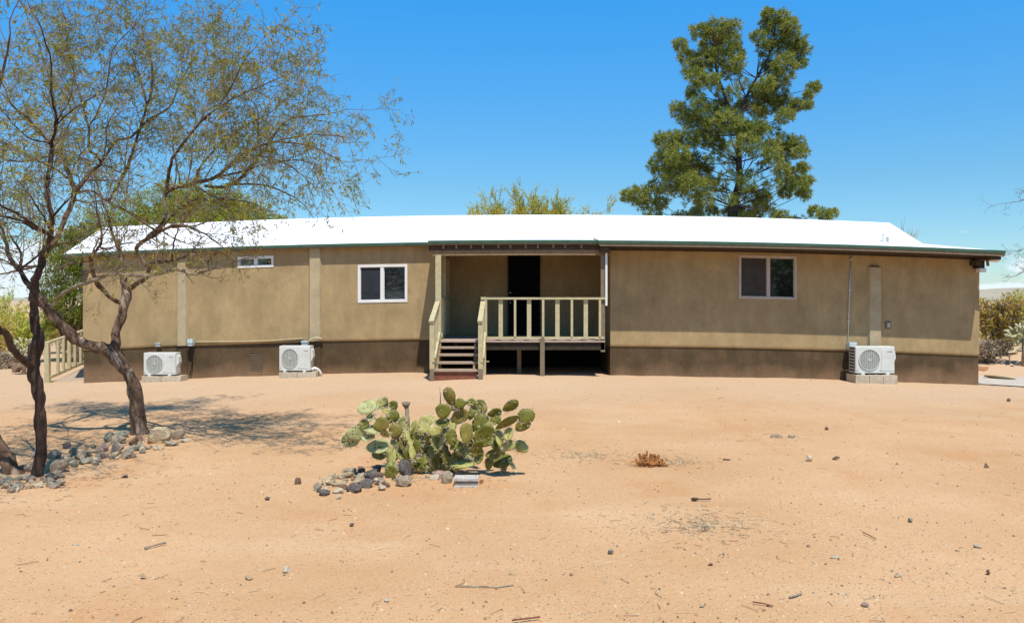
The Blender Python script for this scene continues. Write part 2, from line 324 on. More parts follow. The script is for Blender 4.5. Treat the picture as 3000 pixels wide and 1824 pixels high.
# ------------------------------------------------------------------ HOUSE
house = root('manufactured_house', (0.3, 22.4, 0), 'long low tan stucco manufactured house with white roof and brown skirting', 'house')
DL, DR, DB = 18.5, 18.0, 20.1      # depths of the left front, right front and porch back wall
def panel(mb, x0, x1, z0, z1, y, holes, step=.6, rev=.10):
    xs = sorted(set([x0, x1]+[h[i] for h in holes for i in (0, 1)])); zs = sorted(set([z0, z1]+[h[i] for h in holes for i in (2, 3)]))
    fx = []
    for a, c in zip(xs[:-1], xs[1:]):
        n = max(1, round((c-a)/step)); fx += [a+(c-a)*i/n for i in range(n)]
    fx.append(xs[-1])
    for a, c in zip(fx[:-1], fx[1:]):
        for p, q in zip(zs[:-1], zs[1:]):
            if any(h[0]-1e-6 <= a and c <= h[1]+1e-6 and h[2]-1e-6 <= p and q <= h[3]+1e-6 for h in holes): continue
            mb.quad((a, y, p), (c, y, p), (c, y, q), (a, y, q))
    for h in holes:
        a, c, p, q = h
        mb.quad((a, y, p), (a, y+rev, p), (c, y+rev, p), (c, y, p)); mb.quad((a, y, q), (c, y, q), (c, y+rev, q), (a, y+rev, q))
        mb.quad((a, y, p), (a, y, q), (a, y+rev, q), (a, y+rev, p)); mb.quad((c, y, p), (c, y+rev, p), (c, y+rev, q), (c, y, q))
def hole(px0, px1, py0, py1, d):
    x0, x1 = X(px0, d), X(px1, d); xm = (x0+x1)/2
    return (x0, x1, Zn(py1, d, xm), Zn(py0, d, xm))
h1 = hole(699, 799, 753, 781, DL); h2 = hole(1051, 1191, 777, 883, DL); h3 = hole(2167, 2331, 751, 873, DR); 
XL0, XL1, XR0, XR1 = -9.69, -1.66, 2.16, 10.27
SKL, SKR = .865, .725
def lip(mb, x0, x1, y, z, n):
    for i in range(n):
        a = x0+(x1-x0)*i/n; c = x0+(x1-x0)*(i+1)/n
        mb.quad((a, y+.004, z-.012), (c, y+.004, z-.012), (c, y, z+.02), (a, y, z+.02))
        mb.quad((a, y+.035, z-.045), (c, y+.035, z-.045), (c, y+.004, z-.012), (a, y+.004, z-.012))
mb = MB(); panel(mb, XL0, XL1, SKL+.02, 2.985, DL, [h1, h2]); lip(mb, XL0, XL1, DL, SKL, 16)
mb.quad((XL0, 26.4, SKL-.05), (XL0, DL, SKL-.05), (XL0, DL, 2.98), (XL0, 26.4, 2.98))
mb.quad((XL1, DL, SKL-.05), (XL1, DB, SKL-.05), (XL1, DB, 2.98), (XL1, DL, 2.98))
mb.bend().build('front_wall', m_wall, house)
mb = MB(); panel(mb, XL1, XR0, .74, 2.98, DB, []); mb.bend().build('porch_back_wall', m_wall, house)
mb = MB(); panel(mb, XL1, XR0, -.3, .74, DB+.3, []); mb.bend().build('crawlspace_wall', M('under_deck_shade_black', (.012, .009, .007), rough=1), house)  # wall coloured near black to stand for the deep shade below the deck
mb = MB(); panel(mb, XR0, XR1, SKR+.02, 2.855, DR, [h3]); lip(mb, XR0, XR1, DR, SKR, 16)
mb.quad((XR1, DR, SKR-.05), (XR1, 26.4, SKR-.05), (XR1, 26.4, 3.3), (XR1, DR, 2.85))
mb.quad((XR0, DB, SKR-.05), (XR0, DR, SKR-.05), (XR0, DR, 2.85), (XR0, DB, 2.85))
mb.bend().build('front_wall', m_wall, house)
mb = MB(); panel(mb, XL0, XR1, -.3, 3.0, 26.4, []); mb.bend().build('rear_wall', m_wall, house)
# skirting, flared slightly towards the ground, with a vent opening on the left
hv = hole(733, 770, 1036, 1087, DL+.035)
mb = MB(); panel(mb, XL0, XL1, -.6, SKL-.045, DL+.035, [hv], rev=.12)
mb.quad((XL0, 26.4, -.6), (XL0, DL+.035, -.6), (XL0, DL+.035, SKL-.045), (XL0, 26.4, SKL-.045)); mb.quad((XL1, DL+.035, -.6), (XL1, DB, -.6), (XL1, DB, SKL-.045), (XL1, DL+.035, SKL-.045))
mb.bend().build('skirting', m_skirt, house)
mb = MB(); panel(mb, XR0, XR1, -.6, SKR-.045, DR+.035, [])
mb.quad((XR1, DR+.035, -.6), (XR1, 26.4, -.6), (XR1, 26.4, SKR-.045), (XR1, DR+.035, SKR-.045)); mb.quad((XR0, DB, -.6), (XR0, DR+.035, -.6), (XR0, DR+.035, SKR-.045), (XR0, DB, SKR-.045))
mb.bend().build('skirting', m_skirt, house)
# vent louvres
vent = MB().box(hv[0], hv[1], DL+.15, DL+.16, hv[2], hv[3]).bend().build('foundation_vent', m_black, house)
for i in range(9):
    z = hv[2]+(hv[3]-hv[2])*(i+.5)/9
    b = MB(); b.bar((hv[0], DL+.05, z), (hv[1], DL+.05, z), .045, .020, up=(0, -.5, 1)); b.bend().build('louvre', m_fascia, vent)
# pilasters
def pilaster(px0, px1, d, z0, z1, pr, name='pilaster', skz=None):
    x0, x1 = X(px0, d), X(px1, d); c = .035; y = d-pr
    b = MB(); pr5 = [(x0, d), (x0+c, y), (x1-c, y), (x1, d)]
    for zz0, zz1 in ((z0, z1),):
        vs = [(p[0], p[1], z) for z in (zz0, zz1) for p in pr5]
        b.add(vs, [(0, 1, 5, 4), (1, 2, 6, 5), (2, 3, 7, 6), (4, 5, 6, 7), (3, 2, 1, 0)])
    b.bend().build(name, m_pil, house)
    if skz is not None:
        b = MB(); pr5 = [(x0, d+.035), (x0+c, y+.03), (x1-c, y+.03), (x1, d+.035)]
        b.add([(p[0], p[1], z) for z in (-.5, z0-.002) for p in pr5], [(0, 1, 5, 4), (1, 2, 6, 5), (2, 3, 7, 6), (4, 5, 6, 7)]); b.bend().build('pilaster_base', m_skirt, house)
pilaster(519, 552, DL, SKL-.03, 2.93, .07, skz=1)
pilaster(905, 943, DL, SKL-.03, 2.93, .07, skz=1)
pilaster(2541, 2582, DR, SKR-.03, Zn(783, DR, X(2560, DR)), .06, skz=1)
# soffit vent slit over right pilaster
x0, x1 = X(2550, DR), X(2572, DR); zz = Zn(781, DR, X(2560, DR))
MB().box(x0, x1, DR-.05, DR, zz, zz+.02).bend().build('pilaster_cap', m_dark, house)
# windows
def window(h, d, fm, scr, split=.5, fw=.035, rl=False):
    x0, x1, z0, z1 = h; e = .02; y0, y1 = d-.012, d+.07
    b = MB(); b.box(x0-e, x1+e, y0, y1, z0-e, z0+fw, 2); b.box(x0-e, x1+e, y0, y1, z1-fw, z1+e, 2); b.box(x0-e, x0+fw, y0, y1, z0+fw, z1-fw); b.box(x1-fw, x1+e, y0, y1, z0+fw, z1-fw)
    fr = b.bend().build('window', fm, house)
    xm = x0+(x1-x0)*split
    MB().box(xm-.035, xm+.035, y0+.006, y1-.005, z0+fw, z1-fw).bend().build('mullion', fm, fr)
    for k, (a, c) in enumerate(((x0+fw, xm-.035), (xm+.035, x1-fw))):
        s = .012
        bb = MB(); za, zb = z0+fw, z1-fw; yy = d+.02+.012*k
        bb.box(a, c, yy, yy+.02, za, za+s); bb.box(a, c, yy, yy+.02, zb-s, zb); bb.box(a, a+s, yy, yy+.02, za+s, zb-s); bb.box(c-s, c, yy, yy+.02, za+s, zb-s); bb.bend().build('sash', fm, fr)
        pn = MB(); 
        pn.box(a+s, c-s, yy+.008, yy+.014, za+s, zb-s); pn.bend().build('pane', m_glassdark, fr)
        if k == 0 and scr is not None:
            MB().box(a+s, c-s, yy+.001, yy+.004, za+s, zb-s).bend().build('insect_screen', scr, fr)
window(h1, DL, m_frame_w, None, .5, .03); window(h2, DL, m_frame_w, m_screen, .49); window(h3, DR, m_frame_t, m_screen_t, .515, .03)
# roof: left and porch slope, right slope with its low front extension, and rear slope
def strip(mb, rows, n):        # rows = [(x0,x1,y,z)...] front to back, quads between
    vs = []
    for (x0, x1, y, z) in rows:
        for i in range(n+1):
            x = x0+(x1-x0)*i/n; vs.append((x, y, z+bow(x)))
    mb.add(vs, [(r*(n+1)+i, r*(n+1)+i+1, (r+1)*(n+1)+i+1, (r+1)*(n+1)+i) for r in range(len(rows)-1) for i in range(n)])
YE = 18.33; XJ = 1.86; YR = 17.18; XP = -1.76; YPE = 17.33
mb = MB()
for dz in (0, -.035):
    strip(mb, [(-10.05, XP, YE, 3.0+dz), (-11.2, XP, 22.4, 4.03+dz)], 20)
    strip(mb, [(XP, XJ, YPE, 2.965+dz), (XP, XJ, 18.7, 3.086+dz), (XP, XJ, 22.4, 4.03+dz)], 8)
    strip(mb, [(XJ, 10.32, YR, 2.943+dz), (XJ, 10.32, 20.57, 3.33+dz), (XJ, 10.32, 22.4, 4.03+dz)], 18)
    strip(mb, [(-11.2, 10.32, 22.4, 4.03+dz), (-10.05, 10.32, 26.7, 2.95+dz)], 40)
for (pa, pb) in (((-10.05, YE, 3.0), (-11.2, 22.4, 4.03)), ((-11.2, 22.4, 4.03), (-10.05, 26.7, 2.95)), ((10.32, YR, 2.943), (10.32, 20.57, 3.33)), ((10.32, 20.57, 3.33), (10.32, 22.4, 4.03)), ((10.32, 22.4, 4.03), (10.32, 26.7, 2.95))):
    a = Vector(pa); c = Vector(pb); a.z += bow(a.x); c.z += bow(c.x); k = Vector((0, 0, -.035)); mb.quad(a, c, c+k, a+k)
mb.quad(*[Vector(p)+Vector((0, 0, bow(XJ))) for p in ((XJ, 18.7, 3.10), (XJ, 18.7, 3.0), (XJ, 20.57, 3.25), (XJ, 20.57, 3.57))])
mb.build('roof', m_roof, house)
# gable infill
mb = MB(); mb.add([(XR1-.01, 26.3, 2.95+bow(10)), (XR1-.01, 22.4, 3.98+bow(10)), (XR1-.01, 20.57, 3.28+bow(10)), (XR1-.01, 18, 2.83+bow(10))], [(0, 1, 2, 3)]); mb.build('gable_wall', m_wall, house); mb = MB()
mb.add([(XL0+.01, 18.5, 2.95+bow(-9.7)), (XL0+.01, 22.4, 3.9+bow(-9.7)), (XL0+.01, 26.3, 2.93+bow(-9.7))], [(0, 1, 2)]); mb.build('gable_wall', m_wall, house)
# fascia and drip edge
MB().box(-10.04, XP-.01, YE+.004, YE+.03, 2.925, 2.962, 14).bend().build('fascia', m_fascia, house)
MB().box(XP, XJ-.03, YPE+.004, YPE+.035, 2.875, 2.915, 8).bend().build('fascia', m_fascia, house)
MB().box(-10.06, XP-.01, YE-.012, YE+.004, 2.955, 3.012, 14).bend().build('drip_edge', m_green, house)
MB().box(XP-.01, XJ-.03, YPE-.012, YPE+.004, 2.912, 2.972, 8).bend().build('drip_edge', m_green, house)
MB().box(XJ-.02, 10.34, YR+.004, YR+.035, 2.835, 2.905, 14).bend().build('fascia', m_fascia, house)
MB().box(XJ-.02, 10.35, YR-.012, YR+.004, 2.895, 2.955, 14).bend().build('drip_edge', m_green, house)
b = MB(); b.bar((XJ-.03, YR, 2.905), (XJ-.03, YPE+.1, 2.905), .03, .09); b.bend().build('rake_board', m_green, house)
b = MB(); b.bar((XP-.012, YPE+.035, 2.92), (XP-.012, 18.5, 3.02), .025, .09); b.bend().build('rake_board', m_fascia, house)
b = MB(); b.bar((10.33, YR+.03, 2.885), (10.33, 20.57, 3.27), .03, .11); b.bend().build('rake_board', m_fascia, house)
b = MB(); b.bar((-10.05, YE+.03, 2.93+bow(-10.05)), (-11.18, 22.4, 3.95+bow(-11.2)), .03, .10); b.build('rake_board', m_fascia, house)
MB().box(XL0, -1.7, YE+.03, DL, 2.94, 2.955, 14).bend().build('soffit', m_dark, house)
MB().box(XJ, 10.3, YR+.035, DR, 2.84, 2.855, 14).bend().build('soffit', m_dark, house)
MB().box(XR0, XR1+.05, DR-.05, DR-.004, 2.79, 2.838, 14).bend().build('frieze_board', m_dark, house)
# porch beam, ceiling, rafter tails
MB().box(X(1266, 17.42), X(1786, 17.42), 17.42, 17.52, 2.655, 2.765, 6).bend().build('porch_beam', m_beam, house)
MB().box(X(1256, 17.42), XJ+.25, 17.42, 17.50, 2.768, 2.868, 6).bend().build('frieze_board', m_dark, house)
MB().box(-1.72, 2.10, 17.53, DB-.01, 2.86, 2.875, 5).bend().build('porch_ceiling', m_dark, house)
for px in (1299, 1337, 1380, 1415, 1460, 1495, 1540, 1576, 1621, 1656, 1703):
    x = X(px, 17.38); MB().box(x-.02, x+.02, 17.37, 17.418, 2.80, 2.872).bend().build('rafter_tail', m_beam, house)
b = MB(); b.box(1.86, 2.06, 17.3, 17.9, 2.70, 2.83); b.bend().build('corner_bracket', m_dark, house)
MB().box(X(1773, 17.4), X(1779, 17.4), 17.36, 17.40, Zn(895, 17.4), Zn(738, 17.4)).build('downspout', m_frame_w, house)
# end outrigger under right soffit
b = MB(); b.box(10.1, 10.33, 17.3, 17.9, 2.77, 2.838); b.box(10.05, 10.2, 17.75, 18.0, 2.66, 2.77); b.bend().build('outrigger', m_dark, house)
# roof vents
def onroof(px, py, d): p = at(px, py, d); return p
p = at(2590, 697, 20.6); b = MB(); b.tube([p-Vector((0, 0, .1)), p+Vector((0, 0, .12))], .05, 8); b.build('vent_pipe', m_frame_w, house)
b = MB(); b.box(p.x+.08, p.x+.4, p.y-.1, p.y+.2, p.z-.15, p.z+.03); b.build('roof_vent', m_frame_w, house)
p = at(868, 672, 20.6); b = MB(); b.tube([p-Vector((0, 0, .15)), p+Vector((0, 0, .03))], .03, 8); b.build('vent_pipe', m_frame_w, house)
# security door
dx0, dx1, dz0, dz1 = X(1489, DB), X(1582, DB), .80, 2.86
dr = MB().box(dx0, dx1, DB-.05, DB-.02, dz0, dz1).bend().build('security_door', m_door, house)
b = MB()
for i in range(9):
    x = dx0+.05+(dx1-dx0-.1)*i/8; b.box(x-.006, x+.006, DB-.062, DB-.052, dz0+.04, dz1-.04)
for z in (dz0+.02, dz0+.9, dz1-.02): b.box(dx0, dx1, DB-.066, DB-.050, z-.025, z+.025)
b.box(dx0, dx0+.05, DB-.066, DB-.05, dz0, dz1); b.box(dx1-.05, dx1, DB-.066, DB-.05, dz0, dz1); b.bend().build('door_grille', m_door, dr)
MB().box(dx0-.04, dx0-.003, DB-.04, DB-.004, dz0, dz1).bend().build('door_trim', m_fascia, house)
for zz in (1.69+.19, 1.64): 
    b = MB(); b.tube([(dx0+.05, DB-.07, zz), (dx0+.05, DB-.12, zz)], .022, 8); b.build('door_handle', m_steel, dr, True)

# ------------------------------------------------------------------ PORCH and STAIRS
porch = root('porch_deck', (0.2, 18.7, .1), 'raised timber porch deck with cream painted railing and posts before the dark door', 'porch')
YP = 17.42; ZD = .841
nb = 18
for i in range(nb):
    y0 = YP-.06+i*(DB-YP+.05)/nb; MB().box(-1.63, 1.97, y0, y0+.140, ZD-.035, ZD-random.Random(i).random()*.004).build('deck_board', m_deckw, porch)
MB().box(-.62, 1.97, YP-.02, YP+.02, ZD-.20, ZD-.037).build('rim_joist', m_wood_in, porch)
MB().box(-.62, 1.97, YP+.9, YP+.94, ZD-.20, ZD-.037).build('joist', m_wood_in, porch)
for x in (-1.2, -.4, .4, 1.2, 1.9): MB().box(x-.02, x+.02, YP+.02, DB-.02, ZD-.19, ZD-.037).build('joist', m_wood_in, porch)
gq = lambda x, y: gz(x, y)-.05
MB().box(X(1582, YP), X(1595, YP), YP-.11, YP-.02, gq(.7, YP), ZD+.05).build('support_post', m_fascia, porch)
MB().box(X(1515, 18.0), X(1527, 18.0), 18.0, 18.09, gq(.1, 18.0), ZD-.2).build('support_post', m_fascia, porch)
# house blocking behind deck: shade there is painted on the near-black wall below
xa = X(1276, YP); MB().box(xa, xa+.120, YP-.04, YP+.05, gq(xa, YP), 2.655).build('post', m_trim, porch)
xb = X(1764, YP); MB().box(xb-.03, xb+.06, YP-.02, YP+.06, .6, 2.655).build('post', m_fascia, porch)
for yy in (18.8, 19.9): MB().box(-1.61, -1.52, yy, yy+.09, ZD, 2.70).build('post', m_trim, porch)
MB().box(X(1410, YP)-.01, X(1410, YP)+.10, YP-.04, YP+.05, gq(-.7, YP), 1.765).build('post', m_trim, porch)
def balus(parent, x, y, z0, z1, wide):
    w, d = (.045, .02) if wide else (.024, .04)
    return MB().box(x-w, x+w, y-d, y+d, z0, z1).build('baluster', m_trim, parent)
rail = MB().box(X(1409, YP), X(1772, YP), YP-.065, YP+.055, 1.712, 1.757, 4).build('railing', m_trim, porch)
MB().box(X(1409, YP), X(1770, YP), YP-.045, YP+.02, .878, .922, 4).build('bottom_rail', m_trim, rail)
for i, px in enumerate((1424, 1467, 1509, 1550, 1591, 1633, 1675, 1716, 1757)): balus(rail, X(px, YP), YP-(.0 if i % 2 else .02), .922, 1.712, i % 2 == 1)
r2 = MB().box(-1.60, -1.51, YP+.06, DB-.05, 1.70, 1.745).build('railing', m_trim, porch)
MB().box(-1.58, -1.53, YP+.06, DB-.05, .86, .92).build('bottom_rail', m_trim, r2)
for k in range(5): MB().box(-1.57, -1.54, 17.75+k*.42, 17.83+k*.42, .92, 1.70).build('baluster', m_trim, r2)

stairs = root('stairs', (-1.15, 16.9, .12), 'five step wooden stair with cream handrails leading up to the porch', 'stairs')
tz = [(16.42, .305), (16.68, .437), (16.93, .581), (17.17, .718)]
tx = [(1266, 1402), (1273, 1402), (1279, 1400), (1286, 1398)]
for (yy, zz), (p0, p1) in zip(tz, tx): MB().box(X(p0, yy), X(p1, yy), yy, yy+.25, zz-.04, zz).build('tread', m_tread, stairs)
MB().box(X(1271, 16.45), X(1395, 16.45), 16.46, 16.48, gq(-1.2, 16.4), .262).build('kick_board', m_redwood, stairs)
for xs_ in (-1.52, -.77):
    b = MB(); b.add([(xs_+dx, y, z) for dx in (-.02, .02) for (y, z) in ((16.47, .05), (17.38, 0.4), (17.40, .80), (16.47, .26))], [(0, 1, 2, 3), (7, 6, 5, 4), (0, 4, 5, 1), (1, 5, 6, 2), (2, 6, 7, 3), (3, 7, 4, 0)]); b.build('stringer', m_beam, stairs)
for k, ((p0, p1), (q0, q1)) in enumerate((((1259, 1272), (1277, 1289)), ((1401, 1415), (1409, 1422)))):
    y0 = 16.42; xn0, xn1 = X(p0, y0), X(p1, y0); xm = (xn0+xn1)/2
    MB().box(xn0, xn1, y0-.03, y0+.06, .32, 1.245).build('newel_post', m_trim, stairs)
    MB().box(xn0+.002, xn1-.002, y0-.027, y0+.057, gq(xm, y0), .32).build('post_foot', m_fascia, stairs)
    xt = (X(q0, YP)+X(q1, YP))/2
    b = MB(); b.bar((xm-.01, y0-.06, 1.262), (xt, YP-.06, 1.655), .10, .045); hr = b.build('handrail', m_trim, stairs)
    b = MB(); b.bar((xm+.05, y0+.05, .50), (xt+.04, YP-.05, .98), .045, .10); b.build('lower_rail', m_trim, hr)
    b = MB(); b.bar((xm+.03, y0, .36), (xt+.03, YP, .84), .04, .24); b.build('side_board', m_trim, stairs)
    for t in (.3, .62): 
        xx = xm+(xt-xm)*t+.02; yy = y0+(YP-y0)*t; MB().box(xx-.02, xx+.02, yy-.04, yy+.04, .46+.48*t, 1.24+.40*t).build('baluster', m_trim, hr)
MB().box(-.60, -.48, 17.2, 17.24, .40, .42).build('loose_stub', m_trim, stairs)

# side ramp with railing at the left end
ramp = root('side_ramp', at(190, 1120, 20.2), 'wooden ramp with cream railing rising behind the left end of the house', 'ramp')
def rp(px, py, d): return at(px, py, d)
b = MB(); a0, a1, a2, a3 = rp(142, 1126, 19.3), rp(250, 1118, 19.3), rp(330, 1040, 21.0), rp(240, 1078, 21.0)
b.add([a0, a1, a2, a3]+[p-Vector((0, 0, .06)) for p in (a0, a1, a2, a3)], [(0, 1, 2, 3), (0, 4, 5, 1), (1, 5, 6, 2), (2, 6, 7, 3), (3, 7, 4, 0)]); b.build('ramp_board', m_tread, ramp)
p0, p1 = rp(134, 1006, 19.4), rp(262, 962, 21.0)
b = MB(); b.bar(p0, p1, .09, .05); hr = b.build('railing', m_trim, ramp)
q0, q1 = rp(148, 1104, 19.4), rp(262, 1054, 21.0); b = MB(); b.bar(q0, q1, .04, .07); b.build('bottom_rail', m_trim, hr)
b = MB(); b.bar(rp(140, 1130, 19.4), rp(138, 1006, 19.4), .11, .09, up=(0, 1, 0)); b.build('post', m_trim, ramp)
for t in (.2, .34, .48, .63, .78, .93):
    a_ = p0.lerp(p1, t); c_ = q0.lerp(q1, max(0, t-.02)); b = MB(); b.bar(c_, Vector((c_.x, c_.y, a_.z)), .06 if t != .48 else .09, .04, up=(0, 1, 0)); b.build('baluster', m_trim, hr)

# ------------------------------------------------------------------ AIR CONDITIONERS
def bevbox(mb, x0, x1, y0, y1, z0, z1, r=.02):
    # box with rounded vertical and top front edges: octagonal outline extruded
    o = [(x0+r, y0), (x1-r, y0), (x1-r*.3, y0+r*.3), (x1, y0+r), (x1, y1), (x0, y1), (x0, y0+r), (x0+r*.3, y0+r*.3)]; n = len(o)
    vs = [(x, y, z) for z in (z0, z1-.012) for x, y in o]; cx, cy = (x0+x1)/2, (y0+y1)/2
    vs += [(cx+(x-cx)*.985, cy+(y-cy)*.96, z1) for x, y in o]
    mb.add(vs, [(i, (i+1) % n, n+(i+1) % n, n+i) for i in range(n)]+[(n+i, n+(i+1) % n, 2*n+(i+1) % n, 2*n+i) for i in range(n)]+[tuple(range(2*n, 3*n)), tuple(range(n-1, -1, -1))])
def make_ac():
    t = root('air_conditioner', (0, 0, 0), 'x', 'air conditioner', 'outdoor air conditioning units along the house front')
    Wd, H, D = .70, .505, .28
    b = MB(); bevbox(b, -Wd/2, Wd/2, 0, D, .035, H); cas = b.build('casing', m_ac, t, local=True)
    cx, cz, r = -.105, .27, .185
    b = MB(); n = 40       # recessed fan well
    ring = lambda rr, y: [(cx+rr*math.cos(2*math.pi*i/n), y, cz+rr*math.sin(2*math.pi*i/n)) for i in range(n)]
    b.add(ring(r, -.003), [tuple(range(n-1, -1, -1))]); b.build('fan_opening', m_acgrey, t, local=True)
    b = MB()
    for rr in (r,): b.tube([Vector(p) for p in ring(rr, -.010)]+[Vector(ring(rr, -.010)[0])], .004 if rr < r else .007, 4, False)
    b.build('fan_guard', m_ac, t, local=True)
    for i in range(11):
        x = cx-r+2*r*(i+.5)/11; hh = math.sqrt(max(0, r*r-(x-cx)**2))*.97
        MB().box(x-.005, x+.005, -.010, -.006, cz-hh, cz+hh).build('grille_bar', m_acbar, t, local=True)
    b = MB(); b.tube([(cx, -.012, cz), (cx, -.004, cz)], .025, 12); b.build('fan_hub', m_acbar, t, local=True)
    MB().box(.115, .335, -.006, 0, .075, .455).build('front_panel', m_ac, t, local=True)
    # maker's name, too small to read in the photograph: a run of slanted strokes
    b = MB(); rr = random.Random(3); xx = .205
    while xx < .295:
        w = .007+rr.random()*.004; b.add([(xx, -.009, .405), (xx+w*.6, -.009, .405), (xx+w*.6+.006, -.009, .418+rr.random()*.006), (xx+.006, -.009, .418+rr.random()*.006)], [(0, 1, 2, 3)]); xx += w+.001
    b.build('nameplate_print', m_print, t, local=True)
    for sx in (-1, 1):
        MB().box(sx*.22-.03, sx*.22+.03, -.015, D+.015, 0, .035).build('foot', m_ac, t, local=True)
    for (x, z) in ((-.32, .08), (.09, .08)):
        b = MB(); b.tube([(x, -.006, z), (x, 0, z)], .008, 6); b.build('screw', m_print, t, local=True)
    b = MB(); b.add([(.35, .05, .46), (.35, .24, .46), (.35, .24, .20), (.35, .05, .20), (.40, .07, .30), (.40, .22, .30), (.385, .07, .42), (.385, .22, .42)], [(0, 1, 7, 6), (6, 7, 5, 4), (4, 5, 2, 3), (0, 6, 4, 3), (1, 2, 5, 7)]); b.build('valve_cover', m_ac, t, local=True)
    cn = MB()
    for k in range(8): cn.box(-Wd/2-.003, -Wd/2, .03, .26, .06+k*.055, .095+k*.055)
    cn.build('side_coil', m_acfin, t, local=True)
    return t
ac = make_ac()
def place_ac(o, px, py, d, s, label, rz=0, sx=1):
    o.location = at(px, py, d); o.scale = (s*sx, s, s); o.rotation_euler.z = rz; o['label'] = label
place_ac(ac, 467, 1101, 17.86, 1.0, 'small white air conditioner on a concrete block behind the mesquite trunk, left of the vent')
ac2 = copy_tree(ac); place_ac(ac2, 863, 1090, 17.86, 1.13, 'white air conditioner with a curved white pipe, right of the foundation vent', sx=.86)
ac3 = copy_tree(ac); place_ac(ac3, 2564, 1098, 17.45, 1.2, 'larger white air conditioner below the long conduit near the right end of the house')
# pads of concrete blocks
def cblock(x0, x1, y0, y1, z0, z1, parent, lab=None):
    b = MB(); rr = random.Random(int(x0*100)); vs = []
    n = 6
    for i in range(n+1):
        x = x0+(x1-x0)*i/n; j = lambda: rr.uniform(-.006, .006)
        vs += [(x, y0+j(), z0), (x, y1, z0), (x, y1, z1+j()), (x, y0+.008, z1+j())]
    f = []
    for i in range(n):
        a = 4*i; c = a+4; f += [(a, c, c+3, a+3), (a+1, a+2, c+2, c+1), (a+3, c+3, c+2, a+2)]
    f += [(0, 3, 2, 1), (4*n, 4*n+1, 4*n+2, 4*n+3)]
    b.add(vs, f); return b.build('concrete_block', m_conc, parent)
def pad(px0, px1, pytop, d, label, nb, dep=.40):
    x0, x1 = X(px0, d), X(px1, d); zt = EYE-(pytop-880)*d/F; zb = gz((x0+x1)/2, d)-.06
    t = root('block_pad', ((x0+x1)/2, d+.2, zt-.1), label, 'concrete pad', 'concrete pads under the air conditioners')
    w = (x1-x0)/nb
    for i in range(nb): cblock(x0+i*w+.004, x0+(i+1)*w-.004, d, d+dep, zb, zt, t)
pad(414, 530, 1102, 17.78, 'low concrete block pad under the leftmost air conditioner', 2)
pad(816, 926, 1091, 17.78, 'low concrete block pad under the middle air conditioner', 2)
pad(2507, 2630, 1099, 17.33, 'tall wide concrete block pad under the right air conditioner', 3, .5)
# pipes and hoses
def hose(name, pts, r, m, label, cat, n=8):
    P = [at(*p) for p in pts]; Q = []
    for i in range(len(P)-1):
        a = P[max(i-1, 0)]; b_ = P[i]; c = P[i+1]; d = P[min(i+2, len(P)-1)]
        for k in range(5):
            t = k/5; Q.append(.5*((2*b_)+(c-a)*t+(2*a-5*b_+4*c-d)*t*t+(3*b_-a-3*c+d)*t**3))
    Q.append(P[-1]); t = root(name, Q[0], label, cat); MB().tube(Q, r, n).build('insulated_pipe', m, t, True); return t
hose('refrigerant_pipe', [(914, 1082, 17.95), (922, 1078, 17.95), (934, 1084, 18.0), (941, 1097, 18.05), (940, 1108, 18.2), (936, 1092+8, 18.45)][:5], .03, m_frame_w, 'white insulated pipe arching to the ground beside the middle air conditioner', 'pipe')
hose('refrigerant_pipe', [(513, 1066, 17.95), (520, 1072, 17.98), (524, 1082, 18.05), (526, 1098, 18.2), (528, 1108, 18.3)], .022, m_frame_w, 'short white insulated pipe on the right side of the leftmost air conditioner', 'pipe')
hose('cable_conduit', [(905, 1000, 18.38), (912, 994, 18.38), (924, 989, 18.38), (938, 991, 18.40), (944, 995, 18.47)], .022, m_trim, 'cream flexible conduit arching over the middle air conditioner', 'conduit')
# conduits and boxes
def ebox(px0, px1, py0, py1, d, dep, label, m=m_gbox, whip=True):
    p = at((px0+px1)/2, (py0+py1)/2, d); t = root('disconnect_box', p, label, 'electrical box')
    x0, x1 = X(px0, d), X(px1, d); z1, z0 = Zn(py0, d), Zn(py1, d); b = MB(); bevbox(b, x0, x1, d-dep, d, z0, z1, .01); b.build('enclosure', m, t)
    b = MB(); bevbox(b, x0-.006, x1+.006, d-dep-.012, d-dep+.03, z0+.06, z1+.008, .008); b.build('lid', m, t)
    return t
t = ebox(556, 570, 993, 1012, DL, .13, 'pale grey disconnect box beside the first pilaster, left of the vent')
b = MB(); P = [at(563, 1011, 18.4), at(564, 1035, 18.42), at(562, 1070, 18.46), at(556, 1100, 18.48)]; b.tube(P, .012, 6); b.build('black_cable', m_black, t)
t = ebox(460, 474, 1004, 1014, DL, .09, 'small round grey outlet box above the leftmost air conditioner', m_steel)
t = ebox(888, 906, 998, 1010, DL, .16, 'pale grey disconnect box directly above the middle air conditioner')
b = MB()
for a, c in (((571, 1001), (700, 1000)), ((700, 1000), (800, 997)), ((800, 997), (888, 991))): b.tube([at(*a, DL-.02), at(*c, DL-.02)], .013, 6)
b.build('conduit', m_trim, t)
t = ebox(2479, 2500, 1002, 1022, DR, .17, 'pale grey disconnect box at the foot of the long vertical conduit')
b = MB(); b.tube([at(2494, 738, DR-.02), at(2489, 850, DR-.02), at(2484, 1002, DR-.02)], .013, 6); b.build('conduit', m_steel, t, True)
for py in (760, 850, 940): 
    p = at(2494-(py-738)*.037, py, DR-.02); MB().box(p.x-.03, p.x+.03, DR-.036, DR-.002, p.z-.012, p.z+.012).build('strap', m_steel, t)
b = MB(); b.tube([at(2488, 1021, 17.9), at(2490, 1050, 17.85), at(2498, 1085, 17.75), at(2508, 1093, 17.7)], .014, 6); b.build('black_cable', m_black, t)
t = root('outlet_cover', at(2601, 952, DR), 'small square weatherproof outlet on the wall above the right air conditioner', 'outlet')
